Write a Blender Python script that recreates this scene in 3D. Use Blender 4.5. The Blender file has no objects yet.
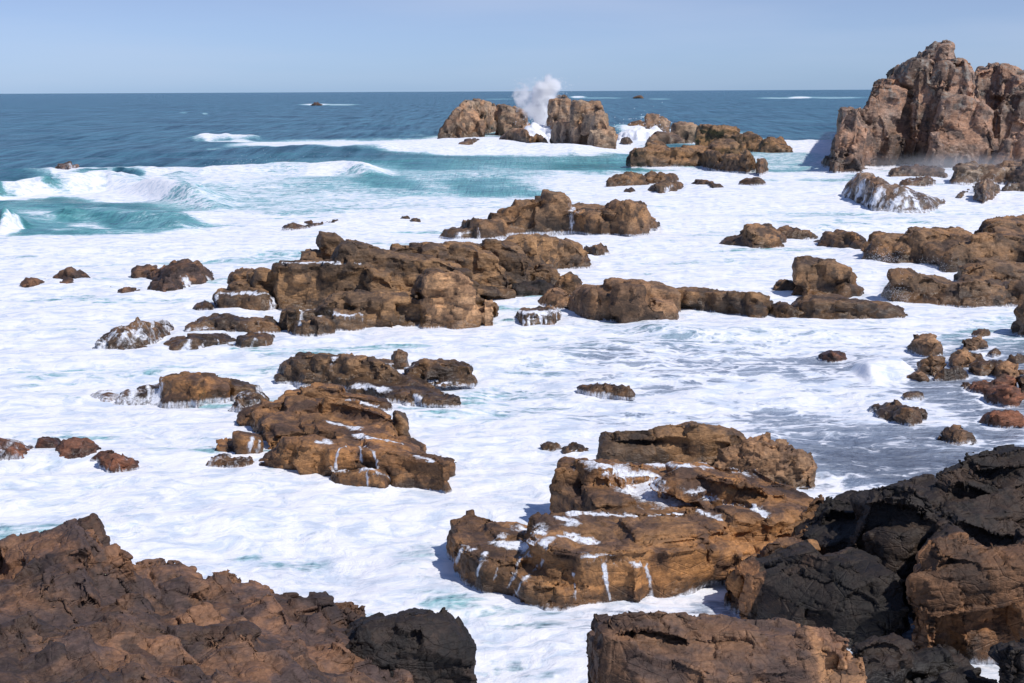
import bpy, bmesh, math, random
import numpy as np
from mathutils import Matrix, Vector
from mathutils.geometry import delaunay_2d_cdt
from mathutils.bvhtree import BVHTree
from mathutils.kdtree import KDTree

R = math.radians
scene = bpy.context.scene
col = scene.collection

# ------------------------------------------------------------------ camera
CAM_H, FPX, PW, PH = 12.0, 1407.0, 1024.0, 683.0
PITCH, ROLL = 10.10, 0.27
ROT = Matrix.Rotation(R(90 - PITCH), 3, 'X') @ Matrix.Rotation(R(-ROLL), 3, 'Z')
cam_data = bpy.data.cameras.new('camera')
cam = bpy.data.objects.new('camera', cam_data)
col.objects.link(cam)
cam.matrix_world = Matrix.Translation((0, 0, CAM_H)) @ ROT.to_4x4()
cam_data.sensor_width = 36.0
cam_data.lens = 36.0 * FPX / PW
cam_data.clip_start, cam_data.clip_end = 0.5, 60000
scene.camera = cam

# ------------------------------------------------------------------ sky and sun
SUN_AZ, SUN_EL = 128.0, 52.0          # azimuth clockwise from the view direction
world = bpy.data.worlds.new('World')
scene.world = world
world.use_nodes = True
wn = world.node_tree.nodes; wl = world.node_tree.links
wn.clear()
wo = wn.new('ShaderNodeOutputWorld'); bg = wn.new('ShaderNodeBackground')
sky = wn.new('ShaderNodeTexSky'); sky.sky_type = 'NISHITA'
sky.sun_disc = False
sky.sun_elevation = R(SUN_EL); sky.sun_rotation = R(SUN_AZ)
sky.air_density = 1.0; sky.dust_density = 0.3; sky.ozone_density = 4.0
bg.inputs['Strength'].default_value = 0.102
tint = wn.new('ShaderNodeMix'); tint.data_type = 'RGBA'; tint.blend_type = 'MULTIPLY'
tint.inputs['Factor'].default_value = 1.0
tint.inputs[7].default_value = (0.70, 0.78, 1.0, 1)
sx = wn.new('ShaderNodeSeparateXYZ'); vr = wn.new('ShaderNodeValToRGB'); tg = wn.new('ShaderNodeTexCoord')
vr.color_ramp.elements[0].position = 0.5; vr.color_ramp.elements[0].color = (0.60, 0.87, 1.56, 1)
vr.color_ramp.elements[1].position = 0.6; vr.color_ramp.elements[1].color = (0.72, 0.79, 1.0, 1)
e_ = vr.color_ramp.elements.new(0.532); e_.color = (0.72, 0.765, 1.13, 1)
zr = wn.new('ShaderNodeMapRange'); zr.inputs['From Min'].default_value = -1; zr.inputs['From Max'].default_value = 1
wl.new(tg.outputs['Generated'], sx.inputs[0]); wl.new(sx.outputs[2], zr.inputs['Value']); wl.new(zr.outputs[0], vr.inputs[0]); wl.new(vr.outputs[0], tint.inputs[7])
wl.new(sky.outputs[0], tint.inputs[6])
# thin high cloud: very soft pale streaks in the sky
tc = wn.new('ShaderNodeTexCoord'); mp = wn.new('ShaderNodeMapping')
mp.inputs['Scale'].default_value = (2.0, 2.0, 14.0)
nz = wn.new('ShaderNodeTexNoise'); nz.inputs['Scale'].default_value = 1.6; nz.inputs['Detail'].default_value = 5
rp = wn.new('ShaderNodeMapRange'); rp.inputs['From Min'].default_value = 0.42; rp.inputs['From Max'].default_value = 0.75
rp.inputs['To Max'].default_value = 0.30
cl = wn.new('ShaderNodeMix'); cl.data_type = 'RGBA'; cl.inputs[7].default_value = (5.6, 6.4, 8.2, 1)
wl.new(tc.outputs['Generated'], mp.inputs[0]); wl.new(mp.outputs[0], nz.inputs['Vector'])
wl.new(nz.outputs['Fac'], rp.inputs['Value']); wl.new(rp.outputs[0], cl.inputs[0])
wl.new(tint.outputs[2], cl.inputs[6]); wl.new(cl.outputs[2], bg.inputs['Color'])
wl.new(bg.outputs[0], wo.inputs[0])

sd = bpy.data.lights.new('sun', 'SUN')
sun = bpy.data.objects.new('sun', sd); col.objects.link(sun)
sd.energy = 3.7; sd.angle = R(1.0); sd.color = (1.0, 0.955, 0.90)
sv = Vector((math.cos(R(SUN_EL)) * math.sin(R(SUN_AZ)), math.cos(R(SUN_EL)) * math.cos(R(SUN_AZ)), math.sin(R(SUN_EL))))
sun.rotation_euler = sv.to_track_quat('Z', 'Y').to_euler()
sun.location = (60, -20, 80)

scene.view_settings.view_transform = 'Standard'
scene.view_settings.look = 'None'
scene.view_settings.exposure = 0.0
scene.view_settings.gamma = 1.0
scene.render.engine = 'CYCLES'
scene.cycles.max_bounces = 12
scene.cycles.diffuse_bounces = 3
scene.cycles.volume_bounces = 10
scene.cycles.use_denoising = True

# ------------------------------------------------------------------ helpers
ROTN = np.array(ROT)

def rayn(x, y):
    """unit-horizontal ray for photo pixels: returns (hx, hy, t): per metre of ground distance, x, y and drop"""
    x = np.asarray(x, float); y = np.asarray(y, float)
    d = np.stack([x - PW / 2, -(y - PH / 2), np.full_like(x, -FPX)], -1) @ ROTN.T
    h = np.hypot(d[..., 0], d[..., 1])
    return d[..., 0] / h, d[..., 1] / h, -d[..., 2] / h

def dist0(x, y, z=0.0):
    return (CAM_H - z) / np.maximum(rayn(x, y)[2], 1e-4)

def at(x, y, z=0.0):
    hx, hy, t = rayn(x, y)
    D = (CAM_H - z) / np.maximum(t, 1e-4)
    return np.stack([hx * D, hy * D, np.zeros_like(D) + z], -1)

def atD(x, y, D):
    hx, hy, t = rayn(x, y)
    return np.stack([hx * D, hy * D, CAM_H - D * t], -1)

def project(P):
    d = (P - np.array([0, 0, CAM_H])) @ ROTN
    return PW / 2 + d[..., 0] / -d[..., 2] * FPX, PH / 2 - d[..., 1] / -d[..., 2] * FPX

def fr(frame, pts):
    x0, y0, s = frame
    return [(x0 + p[0] / s, y0 + p[1] / s) + tuple(p[2:]) for p in pts]

def hash3(ix, iy, iz, seed):
    h = (ix.astype(np.int64) * 374761393 + iy.astype(np.int64) * 668265263 + iz.astype(np.int64) * 2147483647 + seed * 974711) & 0xFFFFFFFF
    h = ((h ^ (h >> 13)) * 1274126177) & 0xFFFFFFFF
    h = ((h ^ (h >> 15)) * 2246822519) & 0xFFFFFFFF
    h = ((h ^ (h >> 13)) * 3266489917) & 0xFFFFFFFF
    return ((h ^ (h >> 16)) & 0xFFFFFFFF)

def vnoise(p, seed=0):
    i = np.floor(p).astype(np.int64); f = p - i
    f = f * f * (3 - 2 * f)
    out = 0
    for dx in (0, 1):
        wx = f[:, 0] if dx else 1 - f[:, 0]
        for dy in (0, 1):
            wy = f[:, 1] if dy else 1 - f[:, 1]
            for dz in (0, 1):
                wz = f[:, 2] if dz else 1 - f[:, 2]
                out = out + wx * wy * wz * (hash3(i[:, 0] + dx, i[:, 1] + dy, i[:, 2] + dz, seed) / 4294967295.0)
    return out * 2 - 1

def fbm(p, oct=4, seed=0, gain=0.5, lac=2.03):
    a, s, o = 1.0, 1.0, 0
    for k in range(oct):
        o = o + a * vnoise(p * s + 17.3 * k, seed + k); s *= lac; a *= gain
    return o

def cells(p, seed=0, boxy=0.6):
    """nearest jittered cell: F1, F2, per-cell random numbers, vector to its centre"""
    i = np.floor(p).astype(np.int64)
    n = len(p)
    F1 = np.full(n, 9.0); F2 = np.full(n, 9.0)
    H = np.zeros(n, np.int64); V = np.zeros((n, 3))
    for dx in (-1, 0, 1):
        for dy in (-1, 0, 1):
            for dz in (-1, 0, 1):
                cx, cy, cz = i[:, 0] + dx, i[:, 1] + dy, i[:, 2] + dz
                h = hash3(cx, cy, cz, seed)
                c = np.stack([cx + 0.22 + 0.56 * ((h & 1023) / 1023.0), cy + 0.22 + 0.56 * (((h >> 10) & 1023) / 1023.0),
                              cz + 0.22 + 0.56 * (((h >> 20) & 1023) / 1023.0)], -1)
                v = p - c
                a = np.abs(v)
                d = boxy * a.max(1) * 1.25 + (1 - boxy) * np.sqrt((v * v).sum(1))
                m = d < F1
                F2 = np.where(m, F1, np.minimum(F2, d))
                F1 = np.where(m, d, F1)
                H = np.where(m, h, H)
                V[m] = v[m]
    h2 = ((H ^ 0x5bd1e995) * 2654435761) & 0xFFFFFFFF
    h2 = ((h2 ^ (h2 >> 15)) * 2246822519) & 0xFFFFFFFF
    r = np.stack([(h2 & 255) / 255.0, ((h2 >> 8) & 255) / 255.0, ((h2 >> 16) & 255) / 255.0, ((h2 >> 24) & 255) / 255.0], -1)
    return F1, F2, r, V, H

def smooth01(x, a, b):
    t = np.clip((x - a) / (b - a), 0, 1)
    return t * t * (3 - 2 * t)

# ------------------------------------------------------------------ materials
def nt(mat):
    mat.use_nodes = True
    n = mat.node_tree.nodes; n.clear()
    return n, mat.node_tree.links

class G:
    """small node helper"""
    def __init__(s, mat):
        s.n, s.l = nt(mat)
    def new(s, t, **kw):
        o = s.n.new(t)
        for k, v in kw.items(): setattr(o, k, v)
        return o
    def put(s, sock, v):
        if hasattr(v, 'is_linked') or isinstance(v, bpy.types.NodeSocket): s.l.new(v, sock)
        else: sock.default_value = v
    def noise(s, vec, scale, detail=4, rough=0.55, dist=0.0):
        o = s.new('ShaderNodeTexNoise'); s.put(o.inputs['Vector'], vec)
        o.inputs['Scale'].default_value = scale; o.inputs['Detail'].default_value = detail
        o.inputs['Roughness'].default_value = rough; o.inputs['Distortion'].default_value = dist
        return o.outputs['Fac']
    def voro(s, vec, scale, feature='DISTANCE_TO_EDGE', out='Distance', rnd=1.0):
        o = s.new('ShaderNodeTexVoronoi', feature=feature); s.put(o.inputs['Vector'], vec)
        o.inputs['Scale'].default_value = scale; o.inputs['Randomness'].default_value = rnd
        return o.outputs[out]
    def ramp(s, v, a, b, lo=0.0, hi=1.0, smooth=True):
        o = s.new('ShaderNodeMapRange', interpolation_type='SMOOTHSTEP' if smooth else 'LINEAR')
        s.put(o.inputs['Value'], v); s.put(o.inputs['From Min'], a); s.put(o.inputs['From Max'], b)
        s.put(o.inputs['To Min'], lo); s.put(o.inputs['To Max'], hi)
        return o.outputs[0]
    def math(s, op, a, b=0.0, c=0.0, clamp=False):
        o = s.new('ShaderNodeMath', operation=op); o.use_clamp = clamp
        s.put(o.inputs[0], a); s.put(o.inputs[1], b); s.put(o.inputs[2], c)
        return o.outputs[0]
    def mix(s, f, a, b, blend='MIX'):
        o = s.new('ShaderNodeMix', data_type='RGBA', blend_type=blend)
        s.put(o.inputs[0], f)
        for i, v in ((6, a), (7, b)):
            if isinstance(v, tuple) and len(v) == 3: v = v + (1,)
            s.put(o.inputs[i], v)
        return o.outputs[2]
    def attr(s, name, out='Fac'):
        o = s.new('ShaderNodeAttribute', attribute_name=name); return o.outputs[out]
    def map(s, vec, scale=(1, 1, 1), rot=(0, 0, 0)):
        o = s.new('ShaderNodeMapping'); s.put(o.inputs[0], vec)
        o.inputs['Scale'].default_value = scale; o.inputs['Rotation'].default_value = rot
        return o.outputs[0]

def rock_material(name, ca, cb, cc, stain=0.35, wet=0.9, bed=(R(12), R(8), 0), sc=1.0, bump=1.0, lichen=0.0, top=0.40, topc=(0.15, 0.11, 0.10), alt=None, tone=(0.96, 0.875, 0.775)):
    """ca main stone, cb warm rusty stone, cc dark weathered crust"""
    m = bpy.data.materials.new(name); g = G(m)
    pos = g.new('ShaderNodeNewGeometry').outputs['Position']
    rp_ = g.map(pos, (1, 1, 2.6), bed)
    n1 = g.noise(rp_, 0.22 * sc, 5, 0.6, 0.6)
    n2 = g.noise(pos, 0.9 * sc, 6, 0.62, 0.3)
    n3 = g.noise(g.map(pos, (1, 1, 3.2), bed), 2.6 * sc, 6, 0.65)
    n4 = g.noise(pos, 9.0 * sc, 5, 0.7)
    cellv = g.attr('cell')
    if alt:
        bf_ = g.ramp(g.math('ADD', g.attr('blend'), g.math('MULTIPLY', g.math('SUBTRACT', n2, 0.5), 0.9)), 0.40, 0.62)
        ca, cb, cc = [g.mix(bf_, a_, b_) for a_, b_ in zip((ca, cb, cc), alt)]
        topc = g.mix(bf_, topc, alt[2])
    c = g.mix(g.ramp(n1, 0.38, 0.62), ca, cb)
    c = g.mix(g.math('MULTIPLY', g.ramp(cellv, 0.55, 1.0), 0.55), c, cb)
    c = g.mix(g.math('MULTIPLY', g.ramp(cellv, 0.35, 0.0), 0.5), c, cc)
    c = g.mix(g.math('MULTIPLY', g.ramp(n2, 0.57 - 0.22 * stain, 0.70 - 0.22 * stain), 0.9), c, cc)
    upn = g.attr('up')
    c = g.mix(g.math('MULTIPLY', g.math('MULTIPLY', upn, g.ramp(n2, 0.34, 0.58)), top), c, g.mix(0.45, cc, topc))
    # fine mottling
    mot = g.ramp(n4, 0.28, 0.74, 0.60, 1.40, False)
    mm = g.new('ShaderNodeVectorMath', operation='SCALE'); g.put(mm.inputs[0], c); g.put(mm.inputs['Scale'], mot); c = mm.outputs[0]
    mot3 = g.math('MULTIPLY', g.ramp(n3, 0.3, 0.7, 0.62, 1.35, False), g.ramp(g.attr('block'), 0, 1, 0.50, 1.42, False))
    mm = g.new('ShaderNodeVectorMath', operation='SCALE'); g.put(mm.inputs[0], c); g.put(mm.inputs['Scale'], mot3); c = mm.outputs[0]
    if lichen > 0:
        ln = g.noise(pos, 1.7 * sc, 6, 0.7)
        sep = g.new('ShaderNodeSeparateXYZ'); g.put(sep.inputs[0], pos)
        c = g.mix(g.math('MULTIPLY', g.math('MULTIPLY', g.ramp(ln, 0.5, 0.66), g.ramp(sep.outputs[2], 4, 12)), lichen), c, (0.30, 0.29, 0.26))
    sep = g.new('ShaderNodeSeparateXYZ'); g.put(sep.inputs[0], pos)
    wn_ = g.noise(pos, 0.5, 4, 0.6)
    hgt = g.math('SUBTRACT', sep.outputs[2], g.math('MULTIPLY', g.math('SUBTRACT', wn_, 0.5), 1.8))
    wetm = g.math('MULTIPLY', g.ramp(hgt, wet * 1.3 + .1, wet * 0.35), 0.80)
    wetc = g.mix(0.70, c, (0.018, 0.014, 0.010))
    c = g.mix(wetm, c, wetc)
    tn = g.new('ShaderNodeVectorMath', operation='MULTIPLY'); g.put(tn.inputs[0], c); tn.inputs[1].default_value = tone; c = tn.outputs[0]
    # foam / white water lying on and draining off the stone
    fa = g.attr('foam')
    fn = g.noise(g.map(pos, (1, 1, 0.22)), 8.0 * sc, 5, 0.7)
    fm = g.ramp(g.math('ADD', g.math('MULTIPLY_ADD', g.ramp(fa, .0, .18), 1.0, -1.0), g.math('ADD', fa, g.math('MULTIPLY', g.math('SUBTRACT', fn, 0.5), 1.8))), 0.36, 1.0)
    c = g.mix(fm, c, (0.80, 0.82, 0.88))
    b = g.new('ShaderNodeBsdfPrincipled'); g.put(b.inputs['Base Color'], c)
    rough = g.math('MULTIPLY_ADD', wetm, -0.42, 0.70)
    rough = g.math('MULTIPLY_ADD', g.math('SUBTRACT', n2, 0.5), 0.35, rough)
    g.put(b.inputs['Roughness'], rough)
    b.inputs['Specular IOR Level'].default_value = 0.5
    # bump: grain, bedding lines and small cracks
    cr = g.ramp(g.voro(g.map(pos, (1, 1, 2.0), bed), 1.1 * sc), 0.0, 0.035, 0.0, 1.0)
    cr2 = g.ramp(g.voro(g.map(pos, (1.2, 1, 1.5), (0.5, 0.2, 0.7)), 3.2 * sc), 0.0, 0.05, 0.0, 1.0)
    hsum = g.math('MULTIPLY', n4, 0.03)
    hsum = g.math('MULTIPLY_ADD', n3, 0.045, hsum)
    hsum = g.math('MULTIPLY_ADD', cr, 0.014, hsum)
    hsum = g.math('MULTIPLY_ADD', cr2, 0.007, hsum)
    hsum = g.math('MULTIPLY_ADD', fm, 0.03, hsum)
    vb = g.new('ShaderNodeTexVoronoi', feature='F1'); g.put(vb.inputs['Vector'], g.map(rp_, (1, 1, 1.2))); vb.inputs['Scale'].default_value = 4.2 * sc
    vs_ = g.new('ShaderNodeSeparateXYZ'); g.put(vs_.inputs[0], vb.outputs['Color'])
    hsum = g.math('MULTIPLY_ADD', vs_.outputs[0], 0.030, hsum)
    bp = g.new('ShaderNodeBump'); bp.inputs['Strength'].default_value = 0.9; bp.inputs['Distance'].default_value = bump
    g.put(bp.inputs['Height'], hsum)
    g.l.new(bp.outputs[0], b.inputs['Normal'])
    o = g.new('ShaderNodeOutputMaterial'); g.l.new(b.outputs[0], o.inputs[0])
    return m

M = {
 'brown':  rock_material('brown_granite', (0.235, 0.150, 0.086), (0.33, 0.185, 0.085), (0.062, 0.042, 0.030), 0.36, 0.8),
 'orange': rock_material('orange_granite', (0.255, 0.142, 0.064), (0.38, 0.190, 0.070), (0.065, 0.036, 0.024), 0.40, 0.22),
 'black':  rock_material('black_lichened_granite', (0.018, 0.014, 0.0125), (0.042, 0.025, 0.016), (0.010, 0.008, 0.008), 0.4, 0.5, topc=(0.034,0.025,0.022)),
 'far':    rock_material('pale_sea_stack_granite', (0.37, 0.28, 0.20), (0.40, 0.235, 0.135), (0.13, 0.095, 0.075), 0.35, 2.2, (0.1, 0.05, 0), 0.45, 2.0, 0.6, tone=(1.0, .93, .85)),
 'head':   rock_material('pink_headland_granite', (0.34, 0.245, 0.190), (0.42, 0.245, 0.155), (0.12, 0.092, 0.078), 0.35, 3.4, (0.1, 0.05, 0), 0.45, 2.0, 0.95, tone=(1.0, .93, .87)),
 'hill':   rock_material('red_brown_weathered_granite', (0.150, 0.088, 0.055), (0.215, 0.112, 0.060), (0.052, 0.036, 0.036), 0.55, 0.2),
 'cliff':  rock_material('black_and_orange_granite', (0.024, 0.018, 0.0155), (0.060, 0.036, 0.022), (0.012, 0.010, 0.009), 0.35, 0.5, topc=(0.042,0.031,0.026), alt=((0.24, 0.130, 0.066), (0.33, 0.165, 0.072), (0.075, 0.045, 0.030))),
 'front':  rock_material('brown_and_pale_orange_granite', (0.125, 0.077, 0.050), (0.17, 0.095, 0.054), (0.045, 0.028, 0.024), 0.5, 0.2, alt=((0.30, 0.175, 0.095), (0.37, 0.20, 0.095), (0.11, 0.06, 0.04))),
 'steps':  rock_material('brown_granite_with_bright_face', (0.225, 0.142, 0.078), (0.33, 0.195, 0.092), (0.062, 0.042, 0.030), 0.36, 0.7, alt=((0.47, 0.30, 0.175), (0.52, 0.31, 0.16), (0.20, 0.12, 0.07))),
 'tan':    rock_material('tan_boulder_granite', (0.32, 0.205, 0.12), (0.36, 0.205, 0.105), (0.12, 0.075, 0.048), 0.35, 0.35),
 'red':    rock_material('red_slab_granite', (0.23, 0.095, 0.052), (0.27, 0.11, 0.055), (0.09, 0.045, 0.032), 0.35, 0.12),
 'olive':  rock_material('brown_olive_granite', (0.225, 0.140, 0.075), (0.33, 0.190, 0.088), (0.062, 0.042, 0.030), 0.42, 0.9),
}

# ------------------------------------------------------------------ rock building
def chains(poly):
    n = len(poly)
    il = min(range(n), key=lambda i: poly[i][0]); ir = max(range(n), key=lambda i: poly[i][0])
    c1 = [poly[(il + k) % n] for k in range((ir - il) % n + 1)]
    c2 = [poly[(il - k) % n] for k in range((il - ir) % n + 1)]
    m1 = sum(p[1] for p in c1) / len(c1); m2 = sum(p[1] for p in c2) / len(c2)
    up, lo = (c1, c2) if m1 < m2 else (c2, c1)
    return np.array(up, float), np.array(lo, float)

def mono(c):
    x = np.maximum.accumulate(c[:, 0] + np.arange(len(c)) * 1e-3)
    return x, c[:, 1]

class Solid:
    def __init__(s): s.v = []; s.f = []
    def add(s, verts, faces):
        b = len(s.v); s.v += [tuple(map(float, v)) for v in verts]; s.f += [tuple(b + i for i in f) for f in faces]

def wall(S, poly, depth=None, by=None, lean=0.25, tv=1.0, drop=0.0, flare=0.12):
    """a block whose visible face fills the outline: lower chain = where it meets the water, or by = hidden base line"""
    up, lo = chains(poly)
    ux, uy = mono(up); lx, ly = mono(lo)
    x0, x1 = max(ux[0], lx[0]), min(ux[-1], lx[-1])
    n = int(max(7, min(60, (x1 - x0) / 3)))
    xs = np.unique(np.concatenate([np.linspace(x0, x1, n), ux, lx])); xs = xs[(xs >= x0) & (xs <= x1)]
    ut = np.interp(xs, ux, uy)
    bl = np.interp(xs, lx, ly)
    if by is not None: bl = np.zeros_like(xs) + by if np.isscalar(by) else np.interp(xs, [b[0] for b in by], [b[1] for b in by])
    D0 = dist0(xs, bl)
    hx, hy, t = rayn(xs, ut)
    D = (D0 + lean * CAM_H) / (1 + lean * t)
    z = CAM_H - D * t
    if depth is None: depth = 0.45 * (x1 - x0) / FPX * D0.mean()
    u = np.linspace(0, 1, len(xs)); u = (xs - x0) / (x1 - x0)
    dp = depth * (0.35 + 0.65 * np.sqrt(np.clip(1 - (2 * u - 1) ** 4, 0, 1)))
    _, _, t2 = rayn(xs, ut - tv)
    zb = CAM_H - (D + dp) * t2 - drop
    _, _, t3 = rayn(xs, ut - 0.7 * tv)
    zm = CAM_H - (D + dp * 0.4) * t3
    B = -1.25
    fb = np.stack([hx * (D0 + lean * B - flare * 1), hy * (D0 + lean * B - flare), np.full_like(D, B)], -1)
    ft = np.stack([hx * D, hy * D, z], -1)
    mt = np.stack([hx * (D + dp * 0.4), hy * (D + dp * 0.4), zm], -1)
    bt = np.stack([hx * (D + dp), hy * (D + dp), np.maximum(zb, B + 0.1)], -1)
    bb = np.stack([hx * (D + dp + 0.15 * depth), hy * (D + dp + 0.15 * depth), np.full_like(D, B)], -1)
    ft[:, 2] = np.maximum(ft[:, 2], B + 0.1); mt[:, 2] = np.maximum(mt[:, 2], B + 0.1)
    m = len(xs); rings = [fb, ft, mt, bt, bb]
    V = np.stack(rings, 1).reshape(-1, 3); k = len(rings); F = []
    for i in range(m - 1):
        for j in range(k):
            a, b = i * k + j, i * k + (j + 1) % k
            F.append((a, b, b + k, a + k))
    F.append(tuple(range(k))[::-1]); F.append(tuple((m - 1) * k + j for j in range(k)))
    S.add(V, F)

def slab(S, poly, z, flare=0.15, zb=-1.25, round_=0.0):
    """a terrace whose top outline is given; z is its height, or the third number of each corner"""
    P = np.array([at(p[0], p[1], p[2] if len(p) > 2 else z) for p in poly])
    c = P.mean(0)
    n = len(P)
    bot = P.copy()
    r = P[:, :2] - c[:2]; ln = np.linalg.norm(r, axis=1, keepdims=True) + 1e-6
    bot[:, :2] = P[:, :2] + r / ln * flare * (P[:, 2:3] - zb); bot[:, 2] = zb
    V = np.concatenate([P, bot, [c], [[c[0], c[1], zb]]])
    F = []
    for i in range(n):
        j = (i + 1) % n
        F += [(i, j, 2 * n), (j + n, i + n, 2 * n + 1), (i, i + n, j + n, j)]
    S.add(V, F)

def terrain(S, pts, zb=-1.25):
    """surface through points (pixel x, pixel y, ground distance), solid down to below the water"""
    P = np.array([atD(p[0], p[1], p[2]) for p in pts])
    res = delaunay_2d_cdt([Vector((p[0], p[1])) for p in P], [], [], 0, 1e-5)
    tri = [tuple(f) for f in res[2] if len(f) == 3]
    n = len(P)
    V = np.concatenate([P, np.stack([P[:, 0], P[:, 1], np.full(n, zb)], -1)])
    F = []
    edges = {}
    for t in tri:
        a = P[list(t)]
        if (a[1, 0] - a[0, 0]) * (a[2, 1] - a[0, 1]) - (a[1, 1] - a[0, 1]) * (a[2, 0] - a[0, 0]) < 0: t = t[::-1]
        F.append(t); F.append((t[2] + n, t[1] + n, t[0] + n))
        for k in range(3):
            e = (t[k], t[(k + 1) % 3]); edges[e] = edges.get(e, 0) + 1
    for (a, b) in edges:
        if (b, a) not in edges: F.append((b, a, a + n, b + n))
    S.add(V, F)

def voxelise(S, vox, smooth):
    me = bpy.data.meshes.new('tmp'); me.from_pydata(S.v, [], S.f); me.update()
    bm = bmesh.new(); bm.from_mesh(me); bmesh.ops.recalc_face_normals(bm, faces=bm.faces); bm.to_mesh(me); bm.free()
    o = bpy.data.objects.new('tmp', me); col.objects.link(o)
    rm = o.modifiers.new('r', 'REMESH'); rm.mode = 'VOXEL'; rm.voxel_size = vox; rm.adaptivity = 0
    if smooth:
        sm = o.modifiers.new('s', 'SMOOTH'); sm.factor = 0.5; sm.iterations = smooth
    dg = bpy.context.evaluated_depsgraph_get()
    out = bpy.data.meshes.new_from_object(o.evaluated_get(dg))
    bpy.data.objects.remove(o); bpy.data.meshes.remove(me)
    return out

def largest_piece(me, share=.04):
    n = len(me.vertices)
    e = np.empty(len(me.edges) * 2, np.int32); me.edges.foreach_get('vertices', e); e = e.reshape(-1, 2)
    lab = np.arange(n)
    for _ in range(60):
        m = np.minimum(lab[e[:, 0]], lab[e[:, 1]])
        new = lab.copy(); np.minimum.at(new, lab[e[:, 0]], m); np.minimum.at(new, lab[e[:, 1]], m)
        for _k in range(4): new = new[new]
        if (new == lab).all(): break
        lab = new
    c = np.bincount(lab, minlength=n); k = c.argmax()
    if c[k] == n: return me
    X_ = get_co(me); q = np.array([tuple(p.vertices)[:4] for p in me.polygons])
    a_, b_, c_, d_ = X_[q[:, 0]], X_[q[:, 1]], X_[q[:, 2]], X_[q[:, 3]]
    vol = np.einsum('ij,ij->i', a_, np.cross(b_, c_)) + np.einsum('ij,ij->i', a_, np.cross(c_, d_))
    vol = np.bincount(lab[q[:, 0]], vol, minlength=n)
    top_ = np.full(n, -9.0); np.maximum.at(top_, lab, X_[:, 2])
    ok = (c >= share * c[k]) & (vol * np.sign(vol[k]) > 0) & (top_ > .1)
    keep = ok[lab]
    co = get_co(me)[keep]; idx = np.cumsum(keep) - 1
    q = np.array([tuple(p.vertices) for p in me.polygons]); q = q[keep[q[:, 0]]]
    out = bpy.data.meshes.new('tmp'); out.from_pydata(co.tolist(), [], idx[q].tolist()); out.update()
    bpy.data.meshes.remove(me)
    return out

def get_co(me):
    a = np.empty(len(me.vertices) * 3, np.float32); me.vertices.foreach_get('co', a); return a.reshape(-1, 3).astype(float)

def set_co(me, a):
    me.vertices.foreach_set('co', a.astype(np.float32).ravel()); me.update()

def get_no(me):
    a = np.empty(len(me.vertices) * 3, np.float32); me.vertex_normals.foreach_get('vector', a); return a.reshape(-1, 3).astype(float)

def put_attr(me, name, v):
    at_ = me.attributes.new(name, 'FLOAT', 'POINT'); at_.data.foreach_set('value', np.asarray(v, np.float32))

def rotm(rx, ry, rz):
    return np.array((Matrix.Rotation(rz, 3, 'Z') @ Matrix.Rotation(ry, 3, 'Y') @ Matrix.Rotation(rx, 3, 'X')))

def chamfer_box():
    """24 corners of a chamfered unit box and its faces"""
    P = []
    for sx in (-1, 1):
        for sy in (-1, 1):
            for sz in (-1, 1):
                for ax in range(3): P.append((sx, sy, sz, ax))
    bm = bmesh.new()
    for sx, sy, sz, ax in P:
        c = [sx * .5, sy * .5, sz * .5]
        for j in range(3):
            if j != ax: c[j] *= .86
        bm.verts.new(c)
    bm.verts.ensure_lookup_table(); bm.verts.index_update()
    bmesh.ops.convex_hull(bm, input=bm.verts)
    F = [tuple(v.index for v in f.verts) for f in bm.faces]; bm.free()
    return np.array([p[:3] for p in P], float), np.array([p[3] for p in P]), F
BOX = chamfer_box()

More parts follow.
